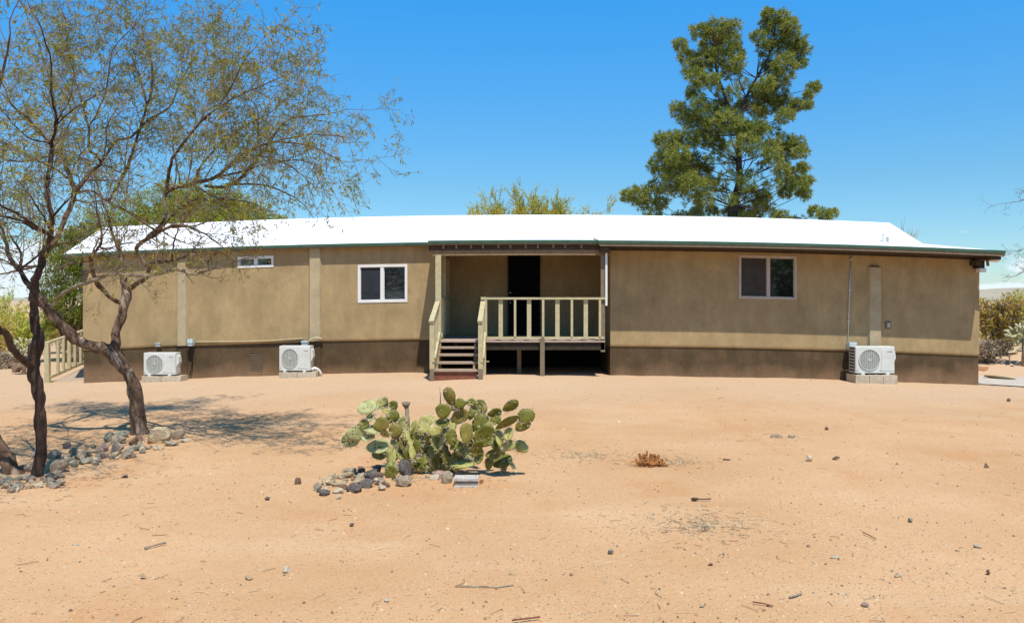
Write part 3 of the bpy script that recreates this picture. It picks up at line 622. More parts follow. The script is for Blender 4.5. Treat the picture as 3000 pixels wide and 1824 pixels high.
p = at(2601, 952, DR); MB().box(p.x-.06, p.x+.06, DR-.03, DR, p.z-.08, p.z+.08).build('back_plate', m_fascia, t); b = MB(); bevbox(b, p.x-.032, p.x+.038, DR-.05, DR-.03, p.z-.05, p.z+.05, .008); b.build('cover_flap', m_frame_t, t)
# house number style plate near left corner
p = at(248, 810, DL); t = root('wall_plaque', p, 'small dark ornament on the stucco near the left corner of the house', 'plaque')
b = MB()
for i in range(5): b.box(p.x-.1, p.x+.1-.02*i, DL-.03, DL-.002, p.z+.10-.06*i, p.z+.13-.06*i)
b.build('bar', m_dark, t)
# flood lights
t = root('flood_light', at(2870, 775, 17.9), 'black motion flood light with pale lens hanging on the wall under the right eave', 'flood light', 'flood lights at the right corner')
p = at(2868, 774, 17.9); b = MB(); bevbox(b, p.x-.09, p.x+.09, 17.82, 17.98, p.z-.09, p.z+.11, .02); b.build('housing', m_black, t)
b = MB(); bevbox(b, p.x-.06, p.x+.09, 17.76, 17.9, p.z-.175, p.z-.092, .02); b.build('lens', m_frame_w, t)
t = root('flood_light', at(2908, 757, 17.6), 'pale flood light head jutting out past the right corner under the eave', 'flood light', 'flood lights at the right corner')
p = at(2910, 757, 17.6)
b = MB(); b.tube([p+Vector((-.10, .05, .02)), p+Vector((-.04, .02, .015)), p+Vector((.06, -.02, 0)), p+Vector((.12, -.05, -.01))], [.04, .085, .09, .06], 12); b.build('lamp_head', m_frame_w, t, True)
b = MB(); b.tube([p+Vector((-.12, .05, .06)), p+Vector((-.13, .0, -.02)), p+Vector((-.12, -.01, -.16))], .03, 8); b.build('bracket', m_redwood, t, True)

# ------------------------------------------------------------------ ROCKS
def rockmesh(seed, flat=.8, rough=.35):
    rr = random.Random(seed); import bmesh
    bm = bmesh.new(); bmesh.ops.create_icosphere(bm, subdivisions=2, radius=.5)
    off = Vector((rr.random()*50, rr.random()*50, rr.random()*50)); planes = [(Vector((rr.gauss(0, 1), rr.gauss(0, 1), rr.gauss(0, 1))).normalized(), rr.uniform(.18, .36)) for _ in range(11)]
    for w in bm.verts:
        p = w.co.copy()
        for nrm, dd in planes:
            k = p.dot(nrm)
            if k > dd: p -= nrm*(k-dd)
        p += p.normalized()*noise.noise(p*4+off)*.10*rough/.35; w.co = p*1.18
    me = bpy.data.meshes.new('rock'); bm.to_mesh(me); bm.free(); return me
def rockmat(name, a, b_): return M(name, a, b_, scale=5, rough=.9, bump=.6, bscale=22, bdist=.04, lo=.3, hi=.7, c3=tuple(min(1, x*1.4) for x in b_), s3=9, f3=.4)
RM = {'grey': rockmat('rock_grey', (0.245, 0.184, 0.120), (0.469, 0.373, 0.258)), 'pale': rockmat('rock_pale', (0.510, 0.417, 0.284), (0.673, 0.572, 0.413)), 'tan': rockmat('rock_tan', (.38, .28, .16), (.58, .46, .28)),
      'dark': rockmat('rock_dark', (.085, .07, .058), (.20, .17, .145)), 'blue': rockmat('rock_bluegrey', (0.265, 0.242, 0.172), (0.449, 0.407, 0.301)), 'pink': rockmat('rock_pinkish', (0.306, 0.204, 0.146), (0.479, 0.349, 0.249)),
      'brown': rockmat('rock_brown', (.15, .09, .055), (.26, .16, .10)), 'rust': rockmat('rock_rust', (.30, .12, .05), (.42, .20, .09)), 'teal': rockmat('rock_greenish', (0.204, 0.194, 0.129), (0.367, 0.339, 0.232))}
RK = {}
def rock(loc, sx, sy, sz, col, label, group, seed, cat='rock', name='rock', kind=None):
    key = (seed % 9, col)
    if key not in RK:
        me = rockmesh(seed % 9); me.materials.append(RM[col]); RK[key] = me
    o = bpy.data.objects.new(name, RK[key]); C.objects.link(o); o.location = loc; o.scale = (sx, sy, sz)
    rr = random.Random(seed*13+1); o.rotation_euler = (rr.uniform(-.25, .25), rr.uniform(-.25, .25), rr.uniform(0, 6.28) if abs(sx-sy) < .02 else rr.uniform(-.4, .4))
    return tag(o, label, cat, group)
def prock(cx, cy, w, h, col, label, group, seed, sink=.12):
    """rock given by its centre and size in photo pixels; stands on the ground there"""
    g_ = gp(cx, cy+h*.42); s = F/g_.y; W_, H_ = w/s, h/s
    return rock(Vector((g_.x, g_.y+W_*.3, g_.z+H_*(.5-sink))), W_*1.15, max(W_*.85, H_*.6), H_*1.25, col, label, group, seed)
CW = {'grey': 'grey', 'pale': 'whitish', 'blue': 'bluish grey', 'teal': 'olive grey', 'pink': 'pinkish', 'tan': 'tan', 'dark': 'dark', 'brown': 'brown', 'rust': 'rust red'}
def sl(cx, col): return 'small '+CW[col]+' stone in the rubble '+('at the left edge below the leaning trunk' if cx < 250 else 'at the foot of the slender left trunk' if cx < 600 else 'midway between the two mesquite trunks' if cx < 1050 else 'just left of the right mesquite trunk' if cx < 1400 else 'in front of the big tan boulder')
GT = 'rocks ringing the mesquite trees'; SL = 'small weathered grey stone in the rubble ring around the mesquite trees'
TR = [(1100, 290, 130, 110, 'teal', 'rounded greenish grey rock at the left of the pile by the right mesquite trunk'), (1180, 315, 160, 90, 'grey', None), (1260, 260, 150, 90, 'teal', 'greenish slab leaning on the left side of the right mesquite trunk'),
 (1390, 320, 160, 130, 'brown', 'large brown rock in front of the right mesquite trunk'), (1430, 375, 110, 90, 'grey', None), (1600, 285, 290, 160, 'tan', 'big pale tan boulder right of the right mesquite trunk'),
 (1820, 255, 150, 120, 'grey', 'upright grey slab at the right end of the tree rocks'), (1770, 345, 150, 60, 'blue', 'flat blue grey rock in front of the upright slab'), (1895, 315, 90, 45, 'pale', 'small white rock at the far right end of the tree ring'),
 (1310, 420, 110, 50, 'blue', None), (1190, 405, 120, 100, 'pink', 'blocky pinkish rock among the rubble between the two trunks'), (1080, 390, 90, 100, 'pink', None), (1000, 420, 110, 70, 'pink', None), (950, 380, 70, 50, 'teal', None),
 (1045, 480, 80, 60, 'grey', None), (990, 512, 90, 50, 'pale', 'bright white stone on the near edge of the rubble line'), (900, 450, 90, 80, 'grey', None), (860, 490, 70, 50, 'blue', None), (800, 480, 130, 110, 'grey', 'rough grey rock midway between the two mesquite trunks'),
 (730, 440, 100, 70, 'teal', None), (890, 535, 150, 60, 'teal', None), (745, 545, 90, 80, 'tan', None), (665, 515, 100, 90, 'tan', None), (530, 470, 150, 90, 'grey', 'grey rock behind the largest grey boulder by the left trunk'),
 (565, 590, 240, 150, 'grey', 'largest grey boulder just right of the left mesquite trunk'), (270, 590, 150, 110, 'grey', 'grey rock between the two left trunks'), (670, 365, 100, 90, 'dark', 'lone dark stone standing behind the rubble line'), (1520, 390, 80, 30, 'pink', None),
 (330, 470, 70, 60, 'pale', None), (1640, 395, 120, 28, 'tan', None), (1275, 690, 90, 40, 'dark', 'small dark stone lying alone on the sand right of the left trunk'), (510, 700, 160, 90, 'dark', None)]
for i, (cx, cy, w, h, col, lab) in enumerate(TR): prock(cx*.2841, 1200+cy*.2841, w*.2841, h*.2841, col, lab or sl(cx, col), GT, i+3)
rr = random.Random(5); cols = ['grey', 'grey', 'pale', 'blue', 'teal', 'pink', 'tan', 'grey']
k = 0
for i in range(85):
    u = rr.random()
    if u < .62: cx = rr.uniform(-60, 640); cy = 770+rr.uniform(-75, 75)-cx*.07
    else: cx = rr.uniform(640, 1500); cy = 560-(cx-640)*.17+rr.uniform(-45, 40)
    s = rr.uniform(38, 90); prock(cx*.2841, 1200+cy*.2841, s*.2841*1.15, s*.2841*.8, cols[i % 8], sl(cx, cols[i % 8]), GT, i*7+40)
GC = 'rocks around the prickly pear'; SC = ''
def sc(cx, col): return 'small '+CW[col]+' stone '+('at the left end' if cx < 400 else 'in the middle' if cx < 700 else 'at the right end')+' of the rock heap by the prickly pear'
CR = [(500, 860, 140, 60, 'grey', 'flat pale grey rock at the back of the heap left of the prickly pear'), (300, 960, 150, 80, 'tan', 'tan chunk at the left end of the prickly pear rocks'), (205, 1010, 80, 70, 'grey', 'leftmost grey rock of the prickly pear rocks'), (290, 1060, 110, 60, 'dark', 'dark grey rock at the front left of the heap'),
 (400, 1042, 90, 60, 'pale', 'white angular rock at the front of the heap'), (400, 1100, 70, 35, 'pale', 'small white chip on the sand before the heap'), (530, 1025, 170, 80, 'dark', 'broad dark rock with light top at the front of the heap'), (440, 905, 170, 50, 'tan', None), (600, 905, 120, 60, 'tan', None),
 (700, 895, 130, 130, 'dark', 'tall black slate piece in the middle of the heap'), (745, 855, 90, 90, 'dark', None), (650, 985, 120, 80, 'dark', 'low black slate piece in front of the tall one'), (620, 850, 80, 40, 'brown', None), (780, 960, 90, 80, 'grey', None), (790, 1010, 90, 60, 'pale', None),
 (900, 850, 110, 90, 'blue', 'blue grey rock against the dark upright slab'), (1000, 850, 120, 200, 'dark', 'dark upright slab leaning on the prickly pear stems'), (1000, 945, 140, 130, 'grey', 'cracked light grey rock at the foot of the upright slab'),
 (1300, 890, 130, 90, 'pink', 'pinkish grey slab in front of the prickly pear centre'), (1210, 915, 50, 30, 'pale', None), (1270, 925, 85, 50, 'pale', 'white lump before the prickly pear centre'), (1400, 925, 110, 125, 'grey', 'upright grey pink rock left of the concrete block piece'), (1490, 880, 90, 50, 'pink', None), (1560, 890, 60, 40, 'rust', 'small red rock behind the concrete block piece'),
 (30, 960, 75, 60, 'brown', 'brown grey stone lying apart on the sand left of the heap'), (1690, 955, 40, 45, 'rust', 'small orange stone right of the concrete block piece'), (420, 975, 130, 60, 'tan', None), (560, 960, 110, 50, 'tan', None), (340, 910, 90, 50, 'tan', None)]
_r = random.Random(90); CC = ['dark', 'grey', 'tan', 'pale', 'dark', 'brown', 'blue']
CR += [(_r.uniform(210, 1010), 0, _r.uniform(28, 75), _r.uniform(20, 50), CC[i % 7], None) for i in range(42)]
CR = [(a, b_ if b_ else 1035-(a-200)*.09+_r.uniform(-110, 25), c, d, e, f_) for a, b_, c, d, e, f_ in CR]
for i, (cx, cy, w, h, col, lab) in enumerate(CR): prock(860+cx*.3247, 1100+cy*.3247, w*.3247, h*.3247, col, lab or sc(cx, col), GC, i+101)
# concrete block fragment
g_ = gp(860+1555*.3247, 1100+1005*.3247); t = root('broken_block', g_, 'rectangular grey concrete block piece on the sand before the prickly pear', 'concrete block')
sB = F/g_.y; w = 218*.3247/sB; h_ = 95*.3247/sB
MB().box(-w/2+.004, w/2-.004, .012, .16, -.03, h_*.58).build('block_web', M('block_web_brown', (.22, .17, .13), (.32, .26, .20), scale=14, rough=.95, bump=.7, bscale=60), t, local=True)
mgb = M('grey_block', (.40, .37, .32), (.56, .52, .46), scale=30, rough=.95, bump=.9, bscale=60, c3=(.2, .17, .14), s3=40, f3=.7)
MB().box(-w/2, w/2, 0, .17, h_*.58, h_*.80).build('block_face_shell', mgb, t, local=True); MB().box(-w/2, w/2, -.02, .012, -.03, h_*.14).build('block_face_shell', mgb, t, local=True)
# single stones lying on the sand
SS = [(836, 1672, 26, 22, 'pale', 'bright white angular stone lying alone in the foreground sand left of centre'), (1791, 1616, 22, 14, 'blue', 'pale blue grey stone in the foreground right of centre'), (2376, 1342, 22, 17, 'pale', 'white lumpy stone on the sand right of the dead stump'), (2452, 1341, 20, 8, 'brown', 'small flat brown stone just right of the white lumpy stone'),
 (2894, 1366, 17, 14, 'brown', 'brown stone on the sand at the far right'), (2424, 1255, 13, 7, 'brown', 'dark stone on the far sand before the right air conditioner'), (2671, 1523, 18, 13, 'blue', 'pale grey stone on the right foreground sand'), (2870, 1600, 22, 12, 'pale', 'flat white stone in the right foreground'), (2633, 1686, 24, 14, 'tan', 'tan broken stone in the lower right sand'),
 (2898, 1676, 14, 15, 'brown', 'dark brown pebble at the lower right edge'), (783, 1461, 15, 10, 'dark', 'small dark stone on the sand below the prickly pear rocks'), (1027, 1537, 15, 11, 'dark', 'small dark brown stone below and left of the prickly pear'), (2082, 1654, 16, 10, 'brown', 'reddish brown pebble near the straw litter'), (415, 1686, 22, 10, 'tan', 'pale olive stone in the left foreground'),
 (2270, 1279, 30, 10, 'grey', 'flat grey stone in the far sand right of the stump'), (2320, 1279, 22, 11, 'grey', 'low grey stone beside the flat grey stone'), (2448, 1632, 26, 8, 'pale', 'thin white chip in the right foreground'), (1500, 1683, 22, 12, 'tan', 'small tan stone at the bottom centre'), (1132, 1758, 18, 8, 'pale', 'flat white pebble near the bottom edge left of centre'),
 (728, 1694, 24, 12, 'tan', 'flat tan stone left of the bright white one'), (2540, 1774, 26, 13, 'pink', 'pinkish pale stone near the bottom right'), (2060, 1775, 18, 10, 'pale', 'white pebble near the bottom edge right of centre'), (220, 1597, 20, 9, 'pale', 'pale chip on the left foreground sand'), (2957, 1172, 14, 8, 'dark', 'dark stone near the right house corner')]
for i, (cx, cy, w, h, col, lab) in enumerate(SS): prock(cx, cy, w, h, col, lab, 'single stones lying on the open sand', 201+i)
prock(41, 1079, 36, 26, 'brown', 'round dark boulder on the pinkish ground beyond the left trees', None, 301)
for (cx, cy, w, h, lab) in ((2966, 1027, 70, 16, 'topmost long flat sandstone slab on the bank right of the house'), (2945, 1046, 90, 12, 'middle flat sandstone slab on the bank right of the house'), (2940, 1068, 80, 11, 'lowest flat sandstone slab beside the gravel drive'), (2890, 1052, 46, 12, 'reddish slab close to the house corner')):
    prock(cx, cy, w, h, 'tan' if 'red' not in lab else 'rust', lab, 'flat sandstone slabs on the bank', 310+cx)

# scattered pebbles and twigs: countless
def scatter():
    rr = random.Random(11); mbs = MB(); base = [(-.5, -.4, 0), (.5, -.35, 0), (.35, .45, 0), (-.4, .4, 0), (.05, -.05, .55), (-.3, -.05, .35)]
    fc = [(0, 1, 4), (1, 2, 4), (2, 3, 5), (3, 0, 5), (0, 4, 5), (2, 5, 4)]
    n = 0; hot = [(2100, 1560, 1.1), (2350, 1600, 1.6), (1900, 1330, .7), (1100, 1330, .5), (1850, 1650, 1.4)]
    hotw = [(gp(a, b_), r) for a, b_, r in hot]
    while n < 15000:
        y = 4.0+14.5*rr.random()**1.45; x = rr.uniform(-.68, .68)*y
        w = .35+.9*max(0, noise.noise(Vector((x*.6, y*.6, 8)))+.1)
        for q, r in hotw:
            if (Vector((x, y))-Vector((q.x, q.y))).length < r: w += .6
        if rr.random() > w: continue
        s = .005+.017*rr.random()**4
        if rr.random() < .015: s *= 1.8
        a = rr.random()*6.28; ca, sa = math.cos(a)*s, math.sin(a)*s; z = gzf(x, y)-.001; k = rr.uniform(.7, 1.3)
        u = rr.random(); mbs.cur = 0 if u < .06 else (1 if u < .26 else (2 if u < .86 else 3))
        mbs.add([(x+p[0]*ca*k-p[1]*sa, y+p[0]*sa*k+p[1]*ca, z+p[2]*s*1.1) for p in base], fc); n += 1
    o = mbs.build('pebbles', [RM['pale'], RM['brown'], RM['tan'], RM['grey']], None, kind='stuff')
    tw = MB()
    def twig(x, y, L, r):
        a = rr.random()*6.28; p = Vector((x, y, gzf(x, y)+.004)); pts = [p]
        for _ in range(3):
            a += rr.uniform(-.4, .4); q = pts[-1]+Vector((math.cos(a), math.sin(a), 0))*L/3; q.z = gzf(q.x, q.y)+.004+rr.random()*.006; pts.append(q)
        tw.tube(pts, r, 3, False)
    for _ in range(480):
        y = 4.2+13*rr.random()**1.4; x = rr.uniform(-.66, .66)*y; tw.cur = rr.choice((0, 1, 1)); twig(x, y, .03+.10*rr.random()**2, .0013+.0009*rr.random())
    for q, r, cnt in ((gp(2060, 1540), .55, 420), (gp(1720, 1335), .55, 260), (gp(1990, 1355), .4, 160), (gp(2290, 1280), .35, 90), (gp(1905, 1350), .3, 160), (gp(1250, 1400), .8, 200), (gp(300, 1400), 1.3, 200)):
        for _ in range(cnt):
            a = rr.random()*6.28; d = r*rr.gauss(0, .55); tw.cur = rr.choice((0, 1, 1)); twig(q.x+math.cos(a)*d*1.3, q.y+math.sin(a)*d, .03+.06*rr.random(), .0017)
    tw.build('twig_litter', [M('dark_twig', (.16, .095, .05), (.24, .15, .09), scale=3), M('straw', (.48, .38, .22), (.62, .52, .34), scale=3)], None, kind='stuff')
scatter()
# dead stump
g_ = gp(1905, 1362); t = root('dead_cactus_stump', g_, 'crumbling orange brown dead plant stump in the sand right of the prickly pear', 'stump')
rr = random.Random(2); m_st = M('rotten_fibre', (.26, .085, .022), (.52, .25, .075), scale=18, rough=.95, bump=.6, bscale=60, c3=(.07, .03, .015), s3=16, f3=.8)
for i in range(46):
    x = rr.uniform(-.13, .13); y = rr.uniform(-.07, .08); h = rr.uniform(.03, .105)*(1.2-abs(x)*3) + (.02 if x < -.03 else 0); w = rr.uniform(.012, .035); lean = Vector((rr.uniform(-.04, .04), rr.uniform(-.03, .03), h))
    b = MB(); b.bar((x, y, -.01), Vector((x, y, 0))+lean, w, w*.5, up=(rr.random(), 1, .2)); b.build('fibre_chunk', m_st, t, local=True)
for i in range(14):
    x = rr.uniform(-.15, .12); z = rr.uniform(.008, .05); b = MB(); b.bar((x-.07, rr.uniform(-.1, -.04), z), (x+.07, rr.uniform(-.1, -.04), z+rr.uniform(-.015, .015)), .022, .008); b.build('fibre_chunk', m_st, t, local=True)
# sticks on the ground
def stick(pts, r, label, m=None, name='stick'):
    P = [gp(*p)+Vector((0, 0, .012)) for p in pts]; t = root(name, P[0], label, 'stick'); rs = r if isinstance(r, list) else [r]*len(P); MB().tube(P, rs, 6).build('stick_shaft', m or m_dark, t, True)
stick([(2024, 1465), (2030, 1465), (2042, 1465), (2046, 1465), (2062, 1465.5), (2082, 1464)], [.004, .016, .014, .006, .006, .006], 'dark spoon shaped stick lying on the sand above the straw litter')
stick([(424, 1609), (445, 1603), (486, 1593)], [.009, .005, .006], 'short grey stick with a knobbly end in the left foreground', m_drytwig)
stick([(2312, 1754), (2330, 1750), (2348, 1743)], .006, 'thin brown stick near the bottom right of the sand', m_barkpale)
stick([(2205, 1768), (2235, 1772), (2265, 1780)], .0045, 'bent reddish twig at the bottom right of centre', m_redwood)
stick([(1335, 1720), (1400, 1722), (1460, 1724), (1505, 1718)], .004, 'long thin straw coloured twig at the bottom centre', m_barkpale)
stick([(2527, 1562), (2548, 1572), (2566, 1582)], .004, 'thin straight twig on the right foreground sand', m_redwood)
stick([(1500, 1822), (1540, 1817), (1582, 1812)], .005, 'brown twig at the bottom edge right of centre', m_redwood)
stick([(2117, 1348), (2140, 1349)], .007, 'short dark twig right of the stump', m_dark)

# ------------------------------------------------------------------ PRICKLY PEAR
PADS = """660 285 150 125 70 1;775 255 90 60 20 1;825 240 90 60 -15 0;820 300 110 60 -30 1;900 270 95 80 0 0;695 380 70 60 10 1;630 440 110 70 70 0;690 480 150 80 110 1;790 440 140 120 50 0
560 520 170 110 85 1;470 580 100 70 20 0;525 595 130 70 60 1;650 555 90 70 120 1;700 545 60 40 90 0;815 515 100 45 110 1;890 370 130 110 30 0;955 400 110 80 0 1;920 500 140 120 0 0;1000 480 120 60 -20 1
760 640 170 130 80 1;775 710 130 90 85 0;880 740 160 95 -10 1;930 600 150 90 30 1;990 630 140 50 -25 0;1060 600 160 55 -20 1;1010 545 100 60 10 1;925 700 140 50 0 0;1030 720 160 50 5 0
1110 530 160 90 0 0;1190 420 100 110 20 1;1250 395 90 60 -40 1;1180 480 100 80 60 1;1280 500 120 100 80 1;1350 320 130 130 0 0;1405 190 170 110 -15 0;1500 255 100 90 40 0;1450 280 70 60 30 0
1595 235 90 60 80 1;1665 285 160 110 60 0;1715 310 90 60 10 0;1500 365 160 130 50 0;1345 420 120 80 80 0;1395 480 150 110 10 1;1560 520 180 110 0 0;1680 430 180 140 35 0;1815 335 130 80 75 0;1820 400 110 80 60 0
1960 275 160 90 60 0;1925 420 230 100 60 0;2100 370 140 150 0 0;2070 440 160 110 50 0;1720 550 240 180 60 0;1940 530 110 80 20 1;1860 560 150 70 -5 1;1850 640 170 90 -40 0;1940 630 120 90 70 1;2055 640 130 100 -60 1
1660 720 150 110 0 0;1800 710 130 80 80 0;1570 660 170 80 -25 1;1480 640 160 100 -30 1;1760 780 140 70 10 0;1880 770 180 90 70 0;1975 810 90 25 -30 1;1895 860 100 45 5 0;1340 570 170 70 15 1;1330 700 180 110 10 0;1380 790 180 120 0 0
1500 700 150 100 30 0;1460 790 120 70 0 1;1530 790 200 90 80 1;1190 640 170 90 0 0;1260 700 140 80 -20 1;1150 800 160 140 60 1;1240 820 120 90 80 1;860 890 110 70 0 1;880 950 110 110 40 0
1120 640 120 80 -10 0;1090 470 130 70 15 1;1430 560 150 90 -10 0;1600 600 150 100 15 0;1300 620 150 80 -15 1;1650 640 140 80 50 0;1060 780 120 70 20 1;980 430 100 60 15 0;1230 560 130 80 10 0;1440 430 110 70 0 1;1080 690 130 60 0 1;1600 350 100 60 20 0;1760 480 120 80 20 1;1420 860 110 80 70 0"""
def pm_pad(name, a, b_):
    m = M(name, a, b_, scale=6, rough=.55, spec=.35, bump=.25, bscale=16, bdist=.02); t = m.node_tree; L = t.links; bs = t.nodes['Principled BSDF']
    old = bs.inputs['Base Color'].links[0].from_socket; tcn = t.nodes.new('ShaderNodeTexCoord')
    v = t.nodes.new('ShaderNodeTexVoronoi'); v.inputs['Scale'].default_value = 31; v.inputs['Randomness'].default_value = .35; L.new(tcn.outputs['Object'], v.inputs['Vector'])
    r = t.nodes.new('ShaderNodeMapRange'); r.inputs[1].default_value = .36; r.inputs[2].default_value = .24; L.new(v.outputs['Distance'], r.inputs[0])
    x = t.nodes.new('ShaderNodeMix'); x.data_type = 'RGBA'; L.new(r.outputs[0], x.inputs['Factor']); L.new(old, x.inputs['A']); x.inputs['B'].default_value = (.06, .032, .012, 1); L.new(x.outputs['Result'], bs.inputs['Base Color']); return m
padmats = [pm_pad('pad_green', (.10, .105, .010), (.18, .17, .020)), pm_pad('pad_sunlit', (.24, .235, .05), (.42, .38, .11)), pm_pad('pad_olive', (.15, .125, .02), (.24, .19, .035)), pm_pad('pad_bluegreen', (.26, .28, .10), (.42, .41, .17))]  # paler pads are the sunlit ones; the sun is put into their colour
def build_pear():
    rr = random.Random(21); base = gp(1325, 1385); base.y = base.y+.35; base.z = gz(base.x, base.y)
    t = root('prickly_pear', base, 'sprawling prickly pear cactus with spiny green pads in the middle of the yard', 'cactus')
    items = [tuple(float(q) for q in s.split()) for s in PADS.replace('\n', ';').split(';') if s.strip()]
    items = [(860+a*.3247, 1100+b_*.3247, c*.345, d*.345, e, p) for a, b_, c, d, e, p in items]
    items += [(860+rr.gauss(1280, 230)*.3247, 1100+rr.uniform(520, 820)*.3247, rr.uniform(95, 150)*.3247, rr.uniform(40, 95)*.3247, rr.uniform(-55, 55), int(rr.random() < .3)) for _ in range(22)]
    items.sort(key=lambda q: -q[1]); placed = []; sp = MB(); D0 = base.y
    for (cx, cy, L, Wd, ang, pale) in items:
        best = None
        for (ox, oy, od) in placed:
            k = math.hypot(ox-cx, (oy-cy)*.8)+(30 if oy < cy else 0)
            if best is None or k < best[0]: best = (k, od, ox, oy)
        if best is None or best[0] > 90: d = D0-(cy-1345)*.012+rr.uniform(-.05, .05)
        else: d = best[1]+rr.uniform(-.085, .085)
        d = min(max(d, D0-.62), D0+.45)
        if cy > 1380: d = D0-.45-(cy-1380)*.004
        placed.append((cx, cy, d)); s = F/d; Lm, Wm = L/s, Wd/s
        real = max(Wm, Lm*.72); yaw = math.acos(min(1, Wm/real))*rr.choice((-1, 1)); tilt = rr.uniform(-.15, .2)
        if pale: tilt = rr.uniform(.25, .55); Lm = min(Lm/math.cos(tilt), .30)
        # outline of a pad: obovate, thin, slightly dished
        n = 16; vs = []; th = .007+.005*rr.random(); rings = ((1, 0), (.93, .62), (.6, .95), (0, 1)); cup = rr.uniform(-.02, .02)
        def outl(i, k, side, tt):
            a = 2*math.pi*i/n; z = -math.cos(a); w = math.sin(a); wf = 1.0+.22*z
            k *= 1+.06*noise.noise(Vector((math.cos(a)*2+cx, math.sin(a)*2, cy))); x = w*wf*.5*real*k; zz = z*.5*Lm*k*(1.0); return Vector((x, side*th*tt+cup*(k*k-.5)+.25*th*math.sin(3*a)*k, zz))
        fc = []
        for (k, tt) in rings[:3]: vs += [outl(i, k, 1, tt) for i in range(n)]
        vs.append(outl(0, 0, 1, 1)); c1 = len(vs)-1; o2 = len(vs)
        for (k, tt) in rings[1:3]: vs += [outl(i, k, -1, tt) for i in range(n)]
        vs.append(outl(0, 0, -1, 1)); c2 = len(vs)-1
        for i in range(n):
            j = (i+1) % n; fc += [(i, n+i, n+j, j), (n+i, 2*n+i, 2*n+j, n+j), (2*n+i, c1, 2*n+j), (i, j, o2+j, o2+i), (o2+i, o2+j, o2+n+j, o2+n+i), (o2+n+i, o2+n+j, c2)]
        me = mesh('pad', vs, fc, padmats[3 if (pale and cx < 1110) else (1 if pale else (2 if rr.random() < .35 else 0))], True)
        o = bpy.data.objects.new('pad', me); C.objects.link(o); o.parent = t
        Mx = Matrix.Rotation(R(ang), 4, 'Y') @ Matrix.Rotation(yaw, 4, 'Z') @ Matrix.Rotation(0, 4, 'X')
        Mx = Matrix.Rotation(-tilt, 4, 'X') @ Mx
        P = at(cx, cy, d); gmin = gz(P.x, P.y)+.02
        if P.z-.4*Lm*abs(math.cos(R(ang))) < gmin: P.z = gmin+.4*Lm*abs(math.cos(R(ang)))
        o.matrix_local = Matrix.Translation(P-base) @ Mx; 
        for q in range(46 if pale else 34):
            a = rr.random()*6.28; k = math.sqrt(rr.random()) if rr.random() < .5 else 1.0; side = rr.choice((-1, 1))
            lp = Vector((math.sin(a)*(1-.22*math.cos(a))*.5*real*k, side*th*(1-k*k*.9), -math.cos(a)*.5*Lm*k)); wp = P+(Mx @ lp)
            nd = (Mx @ Vector((math.sin(a)*k*.9, side*(1.05-k), -math.cos(a)*k*.9))).normalized()
            for e in range(2):
                dd = (nd+Vector((rr.gauss(0, .45), rr.gauss(0, .45), rr.gauss(0, .45)))).normalized(); ln = rr.uniform(.015, .045); sd_ = dd.orthogonal().normalized()*.0018
                sp.add([wp-sd_, wp+sd_, wp+dd*ln], [(0, 1, 2)])
    sp.build('spines', M('spine_straw', (.55, .45, .28), (.68, .58, .40), scale=5), t, kind='stuff')
    m_dry = M('woody_cactus_stem', (.16, .12, .07), (.32, .26, .16), scale=20, rough=.95, bump=.6, bscale=60)
    S = lambda x, y, d: at(860+x*.3247, 1100+y*.3247, d)
    for pts, r in (([S(1010, 860, D0-.2), S(1030, 600, D0-.15), S(1030, 420, D0-.1), S(1020, 270, D0-.1)], [.035, .03, .022, .02]), ([S(1330, 880, D0-.1), S(1360, 700, D0), S(1350, 540, D0), S(1400, 430, D0)], [.05, .045, .035, .02]), ([S(1500, 860, D0), S(1580, 700, D0+.05), S(1640, 560, D0+.1)], [.045, .035, .02]), ([S(1150, 860, D0), S(1120, 700, D0), S(1160, 560, D0)], [.045, .035, .02]), ([S(1323, 270, D0), S(1327, 190, D0), S(1318, 105, D0)], [.006, .006, .003]), ([S(745, 400, D0-.3), S(715, 360, D0-.3), S(680, 300, D0-.3)], [.009, .008, .007])):
        MB().tube(pts, r, 8).build('stem', m_dry, t, True)
    a = S(1015, 250, D0-.1); b = MB(); b.tube([a+Vector((0, 0, -.05)), a+Vector((0, 0, -.02)), a+Vector((0, 0, .012))], [.015, .035, .047], 10); b.build('dried_pad', m_dry, t, True)
build_pear()

# ------------------------------------------------------------------ TREES
def smooth_path(P, Rr, sub=4, jit=0, rr=None):
    Q = []; S = []
    for i in range(len(P)-1):
        a = P[max(i-1, 0)]; b_ = P[i]; c = P[i+1]; d = P[min(i+2, len(P)-1)]
        for k in range(sub):
            t = k/sub; q = .5*((2*b_)+(c-a)*t+(2*a-5*b_+4*c-d)*t*t+(3*b_-a-3*c+d)*t**3)
            if jit and rr: q = q+Vector((rr.gauss(0, jit), rr.gauss(0, jit), rr.gauss(0, jit)))
            Q.append(q); S.append(Rr[i]+(Rr[i+1]-Rr[i])*t)
    Q.append(P[-1]); S.append(Rr[-1]); return Q, S
def leaf(mb, p, d, L, Wd, rr):
    s = d.cross(Vector((rr.gauss(0, 1), rr.gauss(0, 1), rr.gauss(0, 1))))
    if s.length < 1e-4: return
    s = s.normalized()*Wd*.5; m = p+d*L*.5; n = len(mb.v)
    mb.v += [p, m+s, p+d*L, m-s]; mb.f.append((n, n+1, n+2, n+3)); mb.mi.append(mb.cur)
def rnd(rr): return Vector((rr.gauss(0, 1), rr.gauss(0, 1), rr.gauss(0, 1))).normalized()
